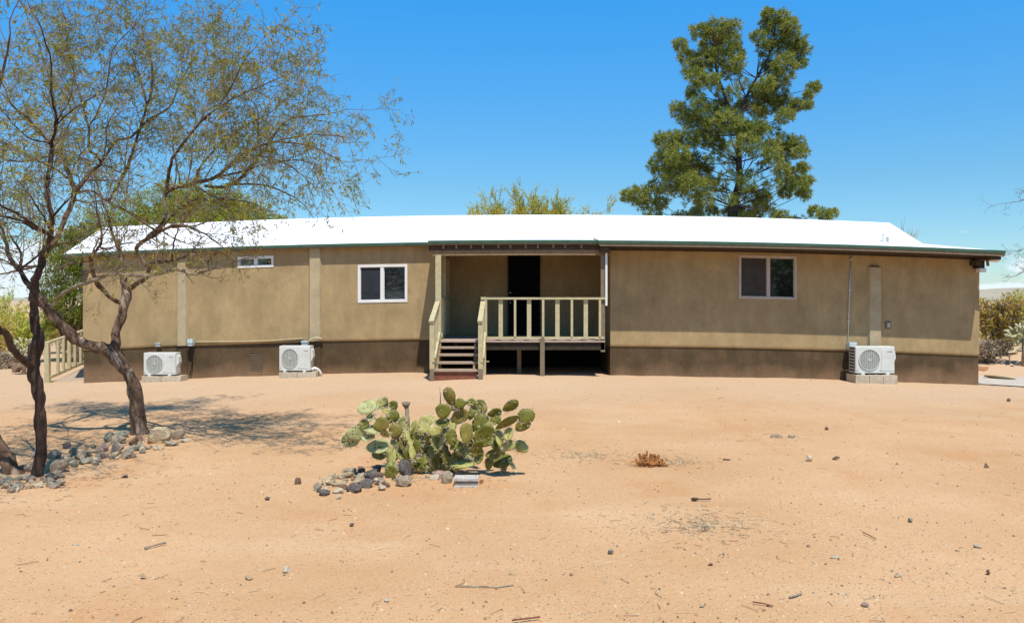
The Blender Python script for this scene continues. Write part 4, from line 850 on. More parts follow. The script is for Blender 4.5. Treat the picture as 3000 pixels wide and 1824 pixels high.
class MesquiteCrown:
    def __init__(s, seed): s.rr = random.Random(seed); s.tw = MB(); s.lf = MB(); s.nl = 0
    def grow(s, p, d, L, r, lev, dens):
        rr = s.rr; n = 5 if lev < 2 else 3; pts = [p]; rad = [r]; q = p.copy(); dd = d.copy()
        for i in range(n):
            dd = (dd+rnd(rr)*(.30 if lev < 2 else .35)+Vector((0, 0, .05 if lev == 0 else -.10))).normalized()
            q = q+dd*L/n; pts.append(q.copy()); rad.append(max(.0016, r*(1-.75*(i+1)/n)))
        s.tw.tube(pts, rad, 5 if lev == 0 else 3, False)
        if lev < 2:
            k = int(L/(.10 if lev == 0 else .085)*dens+rr.random())
            for _ in range(k):
                t = rr.uniform(.15, 1)*n; i = min(n-1, int(t)); o = pts[i].lerp(pts[i+1], t-i); td = (pts[i+1]-pts[i]).normalized()
                side = (rnd(rr)-td*.0); side = (side-td*side.dot(td)).normalized()
                nd = (td*rr.uniform(.35, 1.0)+side*.8+Vector((0, 0, .05))).normalized()
                s.grow(o, nd, L*rr.uniform(.32, .62), max(.002, r*.45), lev+1, dens)
        if lev >= 1:
            m = max(1, int(L/.052*dens))
            for j in range(m):
                if rr.random() < .28: continue
                t = rr.uniform(.1, 1)*n; i = min(n-1, int(t)); o = pts[i].lerp(pts[i+1], t-i)
                for e in range(rr.choice((1, 2, 2, 3))):
                    ld = (rnd(rr)+Vector((0, 0, -.55))+dd*.5).normalized(); leaf(s.lf, o, ld, rr.uniform(.035, .085), rr.uniform(.008, .015), rr)
def mesquite(t, limbs, seed, dens=1.0, bark=None):
    rr = random.Random(seed); cr = MesquiteCrown(seed+1); done = []
    for li, (name, pts, sp0, spacing, L0, dn) in enumerate(limbs):
        base_d = pts[0][2]
        if done:                                  # start where the parent limb really is, then run towards or away from the viewer
            q0 = min(done, key=lambda q: (q[0]-pts[0][0])**2+(q[1]-pts[0][1])**2); base_d = q0[2]
        sl_ = 0 if name == 'trunk' else rr.choice((-1.5, -1.1, -.6, .3, .8))*(.3 if name == 'pale_branch' else 1)
        pts = [(a, b_, base_d+(c-pts[0][2])+sl_*(i/(len(pts)-1))**1.2, r) for i, (a, b_, c, r) in enumerate(pts)]
        for (a, b_, c, r), (a2, b2, c2, r2) in zip(pts[:-1], pts[1:]): done += [(a+(a2-a)*t/6, b_+(b2-b_)*t/6, c+(c2-c)*t/6) for t in range(7)]
        P = [at(a, b_, c) for a, b_, c, r in pts]; Rr = [r for *_, r in pts]
        if name == 'trunk': P[0].z = gz(P[0].x, P[0].y)-.08
        Q, S = smooth_path(P, Rr, 5, .0035, rr)
        S = [r*(1+.22*noise.noise(q*5)) for q, r in zip(Q, S)]
        if name == 'trunk': S[0] *= 1.35; S[1] *= 1.18
        lm = MB().tube(Q, S, 12 if S[0] > .04 else 7)
        for w in lm.v: w += rnd(rr)*.0+Vector((noise.noise(w*9), noise.noise(w*9+Vector((7, 0, 0))), noise.noise(w*9+Vector((0, 7, 0)))))*max(S)*.22
        lm.build(name, m_barkpale if name == 'pale_branch' else (bark or m_bark), t, True)
        if spacing is None: continue
        tot = sum((Q[i+1]-Q[i]).length for i in range(len(Q)-1)); acc = 0; nxt = tot*sp0
        for i in range(len(Q)-1):
            seg = (Q[i+1]-Q[i]); l = seg.length
            while nxt < acc+l:
                u = (nxt-acc)/l; o = Q[i]+seg*u; td = seg.normalized(); side = rnd(rr); side = (side-td*side.dot(td)).normalized()
                fr = nxt/tot; nd = (td*rr.uniform(.2, .9)+side*.8+Vector((0, 0, .28))).normalized()
                if nd.y < -.55: nd.y *= .4; nd.normalize()
                cr.grow(o, nd, L0*rr.uniform(.55, 1.15)*(1-.35*fr), max(.004, S[i]*.4 if S[i] < .03 else .011), 0, dens*dn*1.05)
                nxt += .62*spacing*rr.uniform(.6, 1.4)
            acc += l
        cr.grow(Q[-1], (Q[-1]-Q[-2]).normalized(), L0*.8, S[-1], 0, dens*dn)
    cr.tw.build('twigs', m_twig, t, kind='stuff'); cr.lf.build('foliage', m_mleaf, t, kind='stuff')
    return len(cr.lf.f)
dA = gp(408, 1272).y; tA = root('mesquite_tree', gp(408, 1272), 'leaning mesquite tree with forked trunk rising beside the big tan boulder', 'tree')
A = dA
limbsA = [
 ('trunk', [(410, 1275, A, .095), (400, 1185, A, .088), (386, 1114, A, .085), (358, 1072, A, .085), (326, 1036, A, .088), (294, 1020, A-.03, .075), (230, 998, A-.08, .066), (187, 956, A-.12, .063), (150, 918, A-.15, .058), (117, 874, A-.15, .050)], 1, None, 0, 0),
 ('branch', [(322, 1050, A, .06), (338, 1008, A, .062), (340, 974, A, .058), (354, 932, A, .058), (365, 894, A, .062), (371, 858, A, .056), (362, 825, A+.03, .043), (357, 778, A+.05, .036), (353, 742, A+.1, .03), (330, 690, A+.15, .024), (318, 640, A+.2, .02), (300, 590, A+.3, .015)], .5, .22, .9, 1),
 ('branch', [(358, 886, A, .04), (334, 877, A-.03, .034), (302, 850, A-.05, .030), (281, 820, A-.05, .027), (268, 780, A-.05, .023), (267, 750, A-.05, .020), (288, 725, A, .018), (297, 695, A, .015), (290, 640, A, .011)], .55, .25, .7, .8),
 ('branch', [(372, 850, A, .035), (400, 830, A+.03, .028), (430, 812, A+.05, .026), (443, 772, A+.1, .024), (480, 767, A+.1, .022), (520, 759, A+.1, .018), (560, 745, A+.1, .012)], .6, .3, .5, .6),
 ('branch', [(437, 790, A+.05, .026), (400, 727, A+.1, .023), (454, 688, A+.15, .023), (520, 659, A+.2, .018), (590, 680, A+.25, .012), (650, 720, A+.3, .007)], .3, .25, .7, .8),
 ('branch', [(430, 700, A+.1, .02), (484, 640, A+.15, .022), (486, 567, A+.2, .025), (567, 536, A+.2, .024), (635, 517, A+.2, .021), (704, 454, A+.2, .017), (794, 418, A+.2, .014), (908, 427, A+.2, .009), (999, 472, A+.2, .005)], .25, .19, .85, .9),
 ('branch', [(600, 545, A+.2, .018), (681, 540, A+.15, .020), (763, 454, A+.1, .016), (840, 354, A+.1, .012), (953, 336, A+.1, .007), (1020, 320, A+.1, .004)], .2, .2, .8, .9),
 ('branch', [(763, 454, A+.1, .011), (756, 380, A, .011), (752, 318, A, .010), (704, 250, A, .007), (690, 180, A, .005)], .15, .2, .75, 1),
 ('branch', [(790, 420, A+.15, .010), (900, 395, A+.3, .008), (1010, 400, A+.4, .004)], .2, .17, .6, .9),
 ('branch', [(681, 540, A+.15, .014), (760, 540, A+.05, .011), (817, 556, A, .009), (885, 596, A-.05, .006), (920, 640, A-.05, .003)], .2, .2, .55, .8),
 ('branch', [(486, 567, A+.2, .020), (500, 480, A+.2, .018), (522, 440, A+.2, .016), (590, 354, A+.2, .013), (650, 300, A+.2, .009), (720, 170, A+.2, .006)], .3, .2, .85, 1),
 ('branch', [(117, 874, A-.15, .046), (97, 838, A-.2, .040), (113, 797, A-.2, .036), (127, 747, A-.2, .034), (165, 700, A-.15, .032), (190, 640, A-.1, .032), (218, 568, A, .032), (198, 500, A, .026), (177, 445, A, .022), (140, 410, A, .018), (100, 380, A, .014), (60, 335, A, .010), (0, 270, A, .007)], .45, .2, .95, 1),
 ('branch', [(218, 568, A, .028), (272, 500, A+.05, .024), (295, 481, A+.05, .022), (281, 454, A+.05, .016), (260, 436, A+.05, .015), (259, 377, A+.05, .014), (227, 254, A+.1, .010), (200, 150, A+.1, .007), (190, 50, A+.1, .005)], .3, .19, .9, 1),
 ('branch', [(295, 481, A+.05, .018), (318, 445, A+.1, .017), (340, 413, A+.1, .016), (386, 400, A+.1, .017), (431, 354, A+.15, .016), (495, 313, A+.2, .014), (536, 227, A+.2, .011), (590, 136, A+.25, .008), (640, 50, A+.25, .005)], .2, .18, .9, 1),
 ('branch', [(318, 590, A+.15, .020), (363, 513, A+.1, .020), (377, 481, A+.1, .020), (404, 395, A+.1, .018), (431, 309, A, .016), (445, 254, A, .013), (431, 130, A, .009), (330, 30, A, .005)], .2, .19, .9, 1),
 ('branch', [(431, 309, A, .013), (400, 200, A-.1, .009), (350, 90, A-.2, .006)], .2, .2, .8, 1),
 ('branch', [(168, 363, A, .014), (150, 250, A-.1, .011), (110, 120, A-.2, .008), (60, 0, A-.2, .005)], .1, .2, .9, 1),
 ('branch', [(259, 377, A+.05, .011), (310, 270, A+.3, .009), (330, 150, A+.5, .006), (400, 70, A+.6, .004)], .1, .2, .8, 1),
 ('branch', [(590, 354, A+.2, .010), (620, 250, A+.4, .008), (600, 130, A+.5, .005)], .1, .2, .75, 1),
 ('branch', [(218, 568, A, .02), (270, 560, A-.3, .016), (330, 600, A-.45, .013), (420, 640, A-.5, .009), (510, 700, A-.5, .005)], .2, .23, .6, .6),
 ('branch', [(177, 445, A, .014), (90, 470, A-.4, .011), (10, 470, A-.6, .007)], .1, .2, .8, 1),
 ('pale_branch', [(150, 910, A-.13, .022), (163, 880, A-.2, .024), (204, 846, A-.25, .024), (277, 820, A-.3, .024), (334, 803, A-.3, .022), (427, 808, A-.3, .022), (514, 790, A-.3, .020), (567, 803, A-.3, .018), (614, 790, A-.3, .014), (681, 768, A-.3, .008)], .75, .16, .55, .8),
 ('pale_branch', [(334, 803, A-.3, .016), (380, 776, A-.33, .012), (420, 752, A-.36, .007)], .3, .3, .35, .4),
 ('branch', [(614, 790, A-.3, .010), (612, 765, A-.3, .008), (640, 740, A-.3, .006), (700, 735, A-.3, .004)], .2, .14, .5, .9),
]
A_ = A
limbsA += [
 ('branch', [(640, 517, A, .014), (700, 505, A, .011), (780, 480, A, .008), (880, 470, A, .006), (960, 505, A, .003)], .15, .17, .7, .9),
 ('branch', [(704, 454, A, .012), (790, 462, A, .009), (870, 500, A, .006), (930, 560, A, .003)], .15, .17, .7, .9),
 ('branch', [(567, 536, A, .015), (600, 470, A, .012), (690, 385, A, .010), (800, 325, A, .007), (880, 250, A, .003)], .2, .17, .8, 1),
 ('branch', [(590, 354, A, .011), (680, 290, A, .009), (770, 250, A, .006), (860, 210, A, .003)], .15, .18, .75, 1),
 ('branch', [(560, 536, A, .013), (640, 580, A, .010), (720, 590, A, .007), (800, 620, A, .004)], .15, .17, .55, .8),
 ('branch', [(454, 688, A, .015), (540, 600, A, .012), (620, 585, A, .008), (700, 640, A, .004)], .15, .18, .6, .8)]
_r = random.Random(404); pool = []
for l_ in limbsA[1:]:
    for (a, b_, c, r), (a2, b2, c2, r2) in zip(l_[1][:-1], l_[1][1:]): pool += [(a+(a2-a)*t/5, b_+(b2-b_)*t/5, r+(r2-r)*t/5) for t in range(5)]
pool = [q for q in pool if 10 < q[0] < 620 and 430 < q[1] < 780]
for k in range(25):
    x, y, r = _r.choice(pool); ang = _r.uniform(-.5, 3.6); pts = [(x, y, A, min(r*.6, .016))]; L = _r.uniform(110, 260)
    for j in range(4): ang += _r.uniform(-.45, .45); x += math.cos(ang)*L/4; y -= math.sin(ang)*L/4; pts.append((x, y, A, max(.003, pts[0][3]*(1-.22*(j+1)))))
    limbsA.append(('branch', pts, .2, .26, .6, .55))
nA = mesquite(tA, limbsA, 31)
gB = gp(106, 1395); Bd = gB.y; tB = root('mesquite_tree', gB, 'slender dark mesquite tree standing in the stones nearest the left edge', 'tree')
limbsB = [
 ('trunk', [(104, 1398, Bd, .055), (120, 1310, Bd, .052), (117, 1210, Bd, .052), (110, 1130, Bd, .055), (97, 1075, Bd, .060), (101, 1035, Bd, .060), (113, 990, Bd, .052), (103, 955, Bd, .046), (98, 894, Bd, .042), (101, 840, Bd, .040), (116, 790, Bd, .036), (130, 745, Bd+.05, .034), (148, 690, Bd+.05, .030)], 1, None, 0, 0),
 ('branch', [(100, 1070, Bd, .045), (77, 1062, Bd-.03, .036), (43, 1030, Bd-.06, .030), (18, 978, Bd-.08, .028), (-6, 962, Bd-.1, .025), (-60, 900, Bd-.1, .02), (-140, 780, Bd-.1, .012)], .7, .25, .7, .8),
 ('branch', [(100, 852, Bd, .030), (83, 835, Bd, .025), (57, 790, Bd, .022), (30, 757, Bd+.05, .020), (15, 700, Bd+.1, .017), (-10, 620, Bd+.1, .013), (-40, 540, Bd+.1, .009)], .4, .22, .7, 1),
 ('branch', [(148, 690, Bd+.05, .028), (152, 636, Bd+.05, .026), (136, 567, Bd+.05, .024), (141, 522, Bd+.05, .022), (148, 460, Bd+.05, .019), (150, 422, Bd, .018), (132, 402, Bd, .014), (80, 345, Bd, .012), (30, 300, Bd, .009), (0, 210, Bd, .006)], .3, .2, .75, 1),
 ('branch', [(150, 422, Bd, .014), (166, 363, Bd, .012), (150, 270, Bd, .009), (150, 182, Bd, .007), (110, 60, Bd, .004)], .1, .2, .75, 1),
 ('branch', [(148, 690, Bd+.05, .022), (100, 660, Bd, .018), (50, 625, Bd-.05, .014), (0, 602, Bd-.1, .010), (-60, 560, Bd-.1, .006)], .2, .2, .7, 1),
 ('branch', [(60, 790, Bd, .016), (60, 740, Bd-.1, .012), (30, 690, Bd-.2, .009)], .2, .2, .6, 1),
]
_r = random.Random(505); pool = [(a, b_, r) for l_ in limbsB[2:] for (a, b_, c, r) in l_[1] if 0 < a < 200 and 350 < b_ < 830]
for k in range(12):
    x, y, r = _r.choice(pool); ang = _r.uniform(.2, 3.2); pts = [(x, y, Bd, min(r*.6, .013))]; L = _r.uniform(120, 260)
    for j in range(4): ang += _r.uniform(-.45, .45); x += math.cos(ang)*L/4; y -= math.sin(ang)*L/4; pts.append((x, y, Bd, max(.0025, pts[0][3]*(1-.22*(j+1)))))
    limbsB.append(('branch', pts, .2, .26, .5, .6))
nB = mesquite(tB, limbsB, 77, .8, m_barkdark)
gC_ = gp(48, 1386); Cd = gC_.y; tC = root('mesquite_tree', gC_, 'thick leaning mesquite trunk running out of the picture at the far left', 'tree')
limbsC = [('trunk', [(50, 1392, Cd, .075), (22, 1350, Cd, .068), (0, 1310, Cd, .064), (-60, 1220, Cd, .06), (-120, 1080, Cd, .055), (-150, 900, Cd, .045), (-140, 700, Cd, .035)], 1, None, 0, 0),
 ('branch', [(-140, 700, Cd, .033), (-100, 540, Cd, .026), (-60, 400, Cd, .019), (0, 250, Cd, .012), (30, 100, Cd, .007)], .2, .22, .8, 1),
 ('branch', [(-140, 700, Cd, .03), (-200, 500, Cd, .022), (-220, 300, Cd+.2, .014), (-180, 100, Cd+.3, .008)], .2, .28, .8, 1)]
nC = mesquite(tC, limbsC, 99, .8)
print('leaves', nA, nB, nC)

# generic leafy mass made of leaf clusters around ellipsoids, with stems
def leafy(t, blobs, n, L, Wd, mat, seed, base=None, stem=None, sr=.02, up=.2, tips=0, fname='foliage', mat2=None, f2=0, shell=.55, twm=None, sub=True):
    rr = random.Random(seed); lf = MB(); tw = MB(); tot = sum((b_[1][0]*b_[1][1]*b_[1][2])**.67 for b_ in blobs)
    for c, rad in blobs:
        k = int(n*(rad[0]*rad[1]*rad[2])**.67/tot); nc = max(3, k//22)
        for _ in range(nc):
            u = rnd(rr); q = shell+(1-shell)*rr.random()**.6; q *= 1+.18*noise.noise(Vector((u.x*2.2+c.x, u.y*2.2, u.z*2.2+c.z)))
            o = c+Vector((u.x*rad[0], u.y*rad[1], u.z*rad[2]))*q; out = (u+Vector((0, 0, up))+rnd(rr)*.4).normalized(); cl = min(rad)*.28+L*.5
            if base is not None and o.z < base.z+.02: continue
            if tips: tw.tube([o-out*cl, o+out*cl*tips], [sr*.25, sr*.08], 3, False)
            for e in range(22):
                p = o+Vector((rr.gauss(0, cl*.45), rr.gauss(0, cl*.45), rr.gauss(0, cl*.40)))
                if tips: p = o+out*rr.uniform(-cl, cl*tips)+rnd(rr)*L*.3
                d = (out*.8+rnd(rr)).normalized(); lf.cur = 1 if (mat2 and rr.random() < f2) else 0
                leaf(lf, p, d, L*rr.uniform(.6, 1.3), Wd*rr.uniform(.7, 1.3), rr)
    lf.build(fname, [mat, mat2] if mat2 else mat, t, kind='stuff')
    if stem:
        for i, (c, rad) in enumerate(blobs):
            if stem == 'few' and i % 3: continue
            m = base.lerp(c, .5)+rnd(rr)*.12; tw.tube([base+rnd(rr)*.05, m, c], [sr, sr*.7, sr*.25], 5, False)
        for i in range(len(blobs)*6):
            c, rad = rr.choice(blobs); o = c+Vector((rr.gauss(0, rad[0]*.5), rr.gauss(0, rad[1]*.5), rr.gauss(0, rad[2]*.5))); o.z = max(o.z, base.z+.05)
            tw.tube([c.lerp(base, .25), o], [sr*.3, sr*.1], 3, False)
    if tw.v: tw.build('stems', twm or m_drytwig, t, kind='stuff')
    return len(lf.f)
def pb(px, py, rx, ry, d, ky=1.0):
    s = F/d; return (at(px, py, d), (rx/s, rx/s*ky, ry/s))

# --- tall pine behind the house
DP = 33.0; bp_ = at(2155, 970, DP); bp_.z = gz(bp_.x, bp_.y)
pine = root('pine_tree', bp_, 'tall forked pine tree with dense green crown behind the right half of the house', 'tree')
K = [(620,210,70),(720,190,80),(820,200,70),(700,290,90),(800,290,90),(480,300,45),(520,370,60),(560,450,70),(640,400,90),(740,380,80),(860,360,55),(860,420,55),(600,520,70),(680,540,70),(800,480,50),
(1060,90,40),(1060,160,50),(1150,120,60),(1200,180,70),(1130,200,80),(1240,270,80),(1000,240,45),(1060,320,70),(1180,320,80),(1290,330,60),(1280,420,50),(1180,430,80),(1080,440,55),(1150,520,80),(1060,560,60),(1000,600,55),(1100,620,90),(1060,700,90),(1180,690,70),(1250,700,50),(1180,770,60),(1000,740,60),
(1370,590,50),(1330,640,30),(1330,700,30),(560,620,45),(620,690,60),(470,730,60),(530,790,70),(620,790,90),(760,730,90),(800,800,90),(700,850,90),(900,700,50),(880,850,80),(960,870,90),(930,950,80),(1020,850,50),
(350,920,45),(440,920,60),(540,920,80),(650,920,80),(740,960,60),(400,1000,70),(470,1020,80),(380,1100,110),(480,1120,110),(580,1080,90),(620,1150,80),(440,1220,110),(550,1230,100),(640,1320,70),(680,1220,55),(300,1270,70),(200,1290,65),(130,1300,45),(350,1350,55),(230,1350,50),
(1100,970,60),(1180,950,70),(1260,960,55),(1280,1020,50),(1100,1040,60),(1180,1030,60),(1160,1130,55),(1240,1150,60),(1300,1120,40),(1320,1200,45),(1270,1240,65),(1200,1220,55),(1180,1280,45),(1310,1290,45),(950,1290,60),(1030,1310,55),(1020,1370,50),(900,1410,65),(800,1420,50),(980,1430,60),(700,1400,40),
(1380,1405,40),(1450,1425,45),(1500,1412,28),(600,1420,50),(300,1440,60),(1150,1450,60),(500,1480,90),(900,1500,90),(1250,1500,80),(700,1520,90)]
K2 = [(830,1100,60),(780,1180,60),(900,1180,60),(760,1280,60),(1000,1130,65),(720,1050,70),(1000,1000,60),(1100,1230,60),(830,620,60),(900,560,60),(860,500,50),(820,1330,50),(1100,870,50),(940,1230,60),(960,640,50),(760,620,50),(560,1340,60),(1080,1400,50),(840,980,60)]
rr = random.Random(8); nd_ = MB(); tw = MB(); T = lambda x, y, d: at(1780+x*.4405, y*.4405, d)
def tuft(o, out, L, n, Wd):
    for _ in range(n):
        d = (out*.75+rnd(rr)).normalized(); leaf(nd_, o+rnd(rr)*L*.15, d, L*rr.uniform(.7, 1.15), Wd, rr)
trunkpts = [(820, 2200), (825, 1700), (835, 1380), (858, 1290), (880, 1200), (873, 1080), (870, 900), (868, 760)]
anchors = [T(x, y, DP) for x, y in trunkpts]
forks = [[(870, 900), (800, 700), (730, 500), (700, 320), (720, 200)], [(868, 800), (920, 650), (990, 520), (1070, 380), (1110, 240), (1120, 120)]]
MB().tube(anchors, [.26, .24, .20, .17, .14, .12, .09, .07], 10).build('trunk', m_pinebark, pine, True)
fk = []
for fi, q in enumerate(forks):
    P = [T(x, y, DP+(.3 if fi else -.2)) for x, y in q]; fk.append(P); MB().tube(P, [.08, .065, .05, .035, .022, .015][:len(P)], 8).build('limb', m_pinebark, pine, True)
ax = [T(x, y, DP) for x, y in trunkpts[1:]]+fk[0][1:]+fk[1][1:]
for ki, (x, y, r) in enumerate(K+K2):
    s = F/DP; rad = r*.4405/s; dd = rr.uniform(-1, 1)*(.9 if 430 < x < 1250 else .5)*1.6
    if y < 500: dd *= .55
    c = T(x, y, DP+dd)
    a = min(ax, key=lambda p: (p-c).length+max(0, p.z-c.z+.9)*1.8); m = a.lerp(c, .5)+Vector((0, 0, rr.uniform(-.2, .1)*(c-a).length))+rnd(rr)*.15
    tw.tube([a, m, c], [.022, .017, .009], 5, False)
    nt = int((24+105*(rad/.55)**2)*(1 if ki < len(K) else .38))
    for _ in range(nt):
        u = rnd(rr); q = rr.uniform(.25, 1.05)**.7; o = c+Vector((u.x*rad*1.05, u.y*rad, u.z*rad*.85))*q
        out = (u+Vector((0, 0, .45))).normalized(); 
        if rr.random() < .3: tw.tube([c.lerp(o, .2), o], [.008, .005], 3, False)
        tuft(o, out, .18, 17, .024)
nd_.build('crown', m_needle, pine, kind='stuff'); tw.build('boughs', m_pinebark, pine, kind='stuff')
print('pine', len(nd_.f))

# --- palo verde behind the porch ridge
def upright(t, specs, seed, mat, matf, ff):
    rr = random.Random(seed); tw = MB(); lf = MB()
    def g(p, d, L, r, lev):
        pts = [p]; q = p.copy(); dd = d.copy()
        for i in range(4): dd = (dd+rnd(rr)*.16+Vector((0, 0, .05))).normalized(); q = q+dd*L/4; pts.append(q.copy())
        tw.tube(pts, [r, r*.8, r*.6, r*.45, r*.3], 4, False)
        if lev < 3:
            for _ in range(rr.randint(4, 6)):
                i = rr.randint(1, 3); o = pts[i].lerp(pts[i+1], rr.random()); g(o, (dd+rnd(rr)*.62+Vector((0, 0, .15))).normalized(), L*rr.uniform(.45, .7), r*.5, lev+1)
        if lev >= 2:
            for _ in range(int(L/.018)):
                i = rr.randint(0, 3); o = pts[i].lerp(pts[i+1], rr.random()); lf.cur = 1 if rr.random() < ff*(2.4 if o.z < 4.9 else .7) else 0; leaf(lf, o, (rnd(rr)+dd).normalized(), rr.uniform(.035, .08), .022, rr)
    for (base, tip, r) in specs:
        d = (tip-base); g(base, d.normalized(), d.length*.78, r, 0)
    tw.build('branches', m_pvbark, t, kind='stuff'); lf.build('foliage', [mat, matf], t, kind='stuff')
DV = 29.0; pv = root('palo_verde_tree', Vector((at(1580, 900, DV).x, DV, gz(1, DV))), 'yellow flowering palo verde with thin upright twigs peeking above the roof centre', 'tree')
sp = []
for (x0, x1, y1) in ((1580, 1585, 545), (1575, 1560, 560), (1590, 1615, 550), (1560, 1540, 575), (1600, 1640, 575), (1545, 1515, 595), (1620, 1670, 600), (1570, 1600, 590), (1590, 1560, 600), (1610, 1690, 628), (1530, 1500, 610), (1600, 1655, 610), (1575, 1545, 620)):
    sp.append((at(x0, 760, DV+random.Random(x1).uniform(-.6, .6)), at(x1, y1+45, DV), .03))
for (x0, x1, y1) in ((1450, 1430, 600), (1475, 1470, 612), (1500, 1497, 615), (1400, 1395, 632), (1420, 1412, 630), (1750, 1762, 612), (1740, 1740, 622)): sp.append((at(x0, 790, DV+.5), at(x1, y1+24, DV), .018))
MB().tube([Vector((pv.location.x, DV, gz(1, DV)-.1)), at(1580, 820, DV), at(1583, 740, DV)], [.14, .12, .05], 8).build('trunk', m_pvbark, pv, True)
for (a, c) in ((1440, 790), (1400, 800), (1750, 790), (1500, 780), (1630, 780)): MB().tube([at(1580, 830, DV), at((1580+a)/2, 810, DV+.2), at(a, c, DV+.5)], [.08, .06, .03], 6).build('branch', m_pvbark, pv, True)
upright(pv, sp, 5, m_yleaf, m_yflow, .32)

# --- green mesquite behind the left roof
DG = 29.5; q = at(560, 900, DG); q.z = gz(q.x, q.y); gm = root('mesquite_tree', q, 'rounded bright green mesquite behind the left half of the white roof', 'tree')
bl = [pb(x, y, rx, ry, DG+dz, .9) for x, y, rx, ry, dz in ((560, 640, 90, 60, 0), (480, 650, 90, 55, .5), (640, 640, 90, 60, -.4), (700, 625, 75, 50, 0), (740, 650, 70, 45, .5), (790, 655, 50, 30, 0), (600, 600, 80, 45, .3), (650, 580, 60, 30, 0), (540, 590, 70, 40, .4), (690, 590, 50, 28, 0), (410, 665, 80, 45, 0), (330, 680, 60, 40, 0), (560, 560, 50, 25, .2), (820, 642, 28, 12, 0), (760, 610, 35, 18, 0), (600, 700, 200, 70, 0), (500, 545, 45, 22, .3), (380, 620, 60, 40, .2), (300, 650, 60, 40, 0), (450, 590, 60, 40, .3), (830, 660, 40, 22, 0))]
leafy(gm, bl, 42000, .11, .030, m_gleaf, 12, q, 'all', .05, .3, twm=m_bark, shell=.35)
MB().tube([q-Vector((0, 0, .1)), at(570, 800, DG), at(585, 700, DG)], [.2, .16, .08], 8).build('trunk', m_bark, gm, True)
# --- dark green tree beyond the left gable
DK = 27.0; q = at(200, 1040, DK); q.z = gz(q.x, q.y); dk = root('mesquite_tree', q, 'dark dense green mesquite beyond the left gable end of the house', 'tree')
bl = [pb(x, y, rx, ry, DK+dz, .9) for x, y, rx, ry, dz in ((200, 800, 80, 70, 0), (160, 860, 60, 60, .4), (215, 880, 60, 60, -.3), (240, 760, 80, 60, 0), (180, 740, 60, 40, 0), (220, 700, 50, 30, .2), (235, 930, 40, 35, 0), (160, 930, 35, 30, 0), (250, 680, 60, 28, .3), (300, 720, 60, 50, .3))]
leafy(dk, bl, 22000, .10, .03, m_dleaf, 13, q, 'all', .05, .2, twm=m_bark, shell=.3)
for a in ((60, 0), (100, .4), (-20, -.3)): MB().tube([q, at(200+a[0]*.4, 960, DK+a[1]), at(200+a[0], 880, DK+a[1])], [.13, .10, .06], 8).build('trunk', m_bark, dk, True)

# --- scrub left and right
def bush(px, pyb, d, wpx, hpx, label, mat, seed, n=3500, cat='bush', name='desert_shrub', group=None, L=.07, up=.8, mat2=None, f2=0, tips=1.2, twm=None):
    s = F/d; q = Vector((X(px, d), d, gz(X(px, d), d))); t = root(name, q, label, cat, group); rr = random.Random(seed)
    bl = []
    for i in range(6):
        a = rr.uniform(-.5, .5)*wpx/s; h = hpx/s*rr.uniform(.35, .72); bl.append((Vector((q.x+a, d+rr.uniform(-.3, .3)*wpx/s, q.z+h)), (wpx/s*.27, wpx/s*.27, hpx/s*rr.uniform(.22, .30))))
    leafy(t, bl, n, L, L*.3, mat, seed, q, 'all', .018, up, tips, mat2=mat2, f2=f2, twm=twm, shell=.3); return t
gs = 'desert shrubs around the yard'
bush(2915, 1045, 24, 120, 195, 'tall brownish green grassy shrub just right of the house corner', m_scrub, 401, 12000, L=.11, mat2=m_drytwig, f2=.35, up=1.6, tips=1.6)
bush(2965, 1040, 26, 100, 150, 'olive twiggy shrub behind the cholla at the right edge', m_scrub, 402, 8000, L=.09, mat2=m_drytwig, f2=.25, up=1.2)
bush(3020, 1040, 27.5, 100, 190, 'bright yellow green shrub cut by the right edge of the picture', m_scrubg, 403, 7000, L=.08)
bush(2905, 1060, 23, 70, 62, 'low grey dead brush at the foot of the tall shrub', m_drytwig, 404, 3500, L=.10, up=.6, tips=1.8)
bush(2860, 1030, 28, 130, 130, 'olive shrub partly hidden behind the right house corner', m_scrub, 406, 4000)
bush(2953, 862, 90, 30, 30, 'small dark round bush on the distant hillside at the right', m_dleaf, 405, 500, L=.25)
for i, (px, d, w, h, lab, mt, dr) in enumerate(((30, 30, 150, 215, 'pale green mesquite bush at the left edge behind the trees', m_scrubg, 0), (100, 27, 110, 150, 'yellow green shrub behind the cholla on the left', m_scrubg, 0), (-40, 25, 140, 170, 'olive shrub running off the left edge', m_scrub, 0), (170, 31, 120, 120, 'olive brown brush behind the side ramp', m_scrub, 0), (230, 26, 60, 80, 'dry brown brush seen between the ramp balusters', m_drytwig, 0), (30, 24.5, 100, 50, 'low dark reddish brush at the left edge on the pink bank', m_drytwig, 0))):
    bush(px, 1040, d, w, h, lab, mt, 420+i, 6000 if h > 100 else 2500, L=.09, mat2=m_drytwig, f2=.15)
# low rows of far scrub so that the ground does not end bare
def farscrub():
    rr = random.Random(77)
    lf = MB()
    for i in range(330):
        d = rr.uniform(36, 150); x = rr.uniform(-1, 1)*d*.85; z = gz(x, d); w = rr.uniform(.6, 1.9); h = w*rr.uniform(.5, .9)
        for _ in range(70):
            u = rnd(rr); p = Vector((x+u.x*w, d+u.y*w, z+abs(u.z)*h*1.3)); leaf(lf, p, (u+Vector((0, 0, .5))).normalized(), .34, .12, rr)
    lf.build('far_scrub', m_scrub, None, kind='stuff')
farscrub()
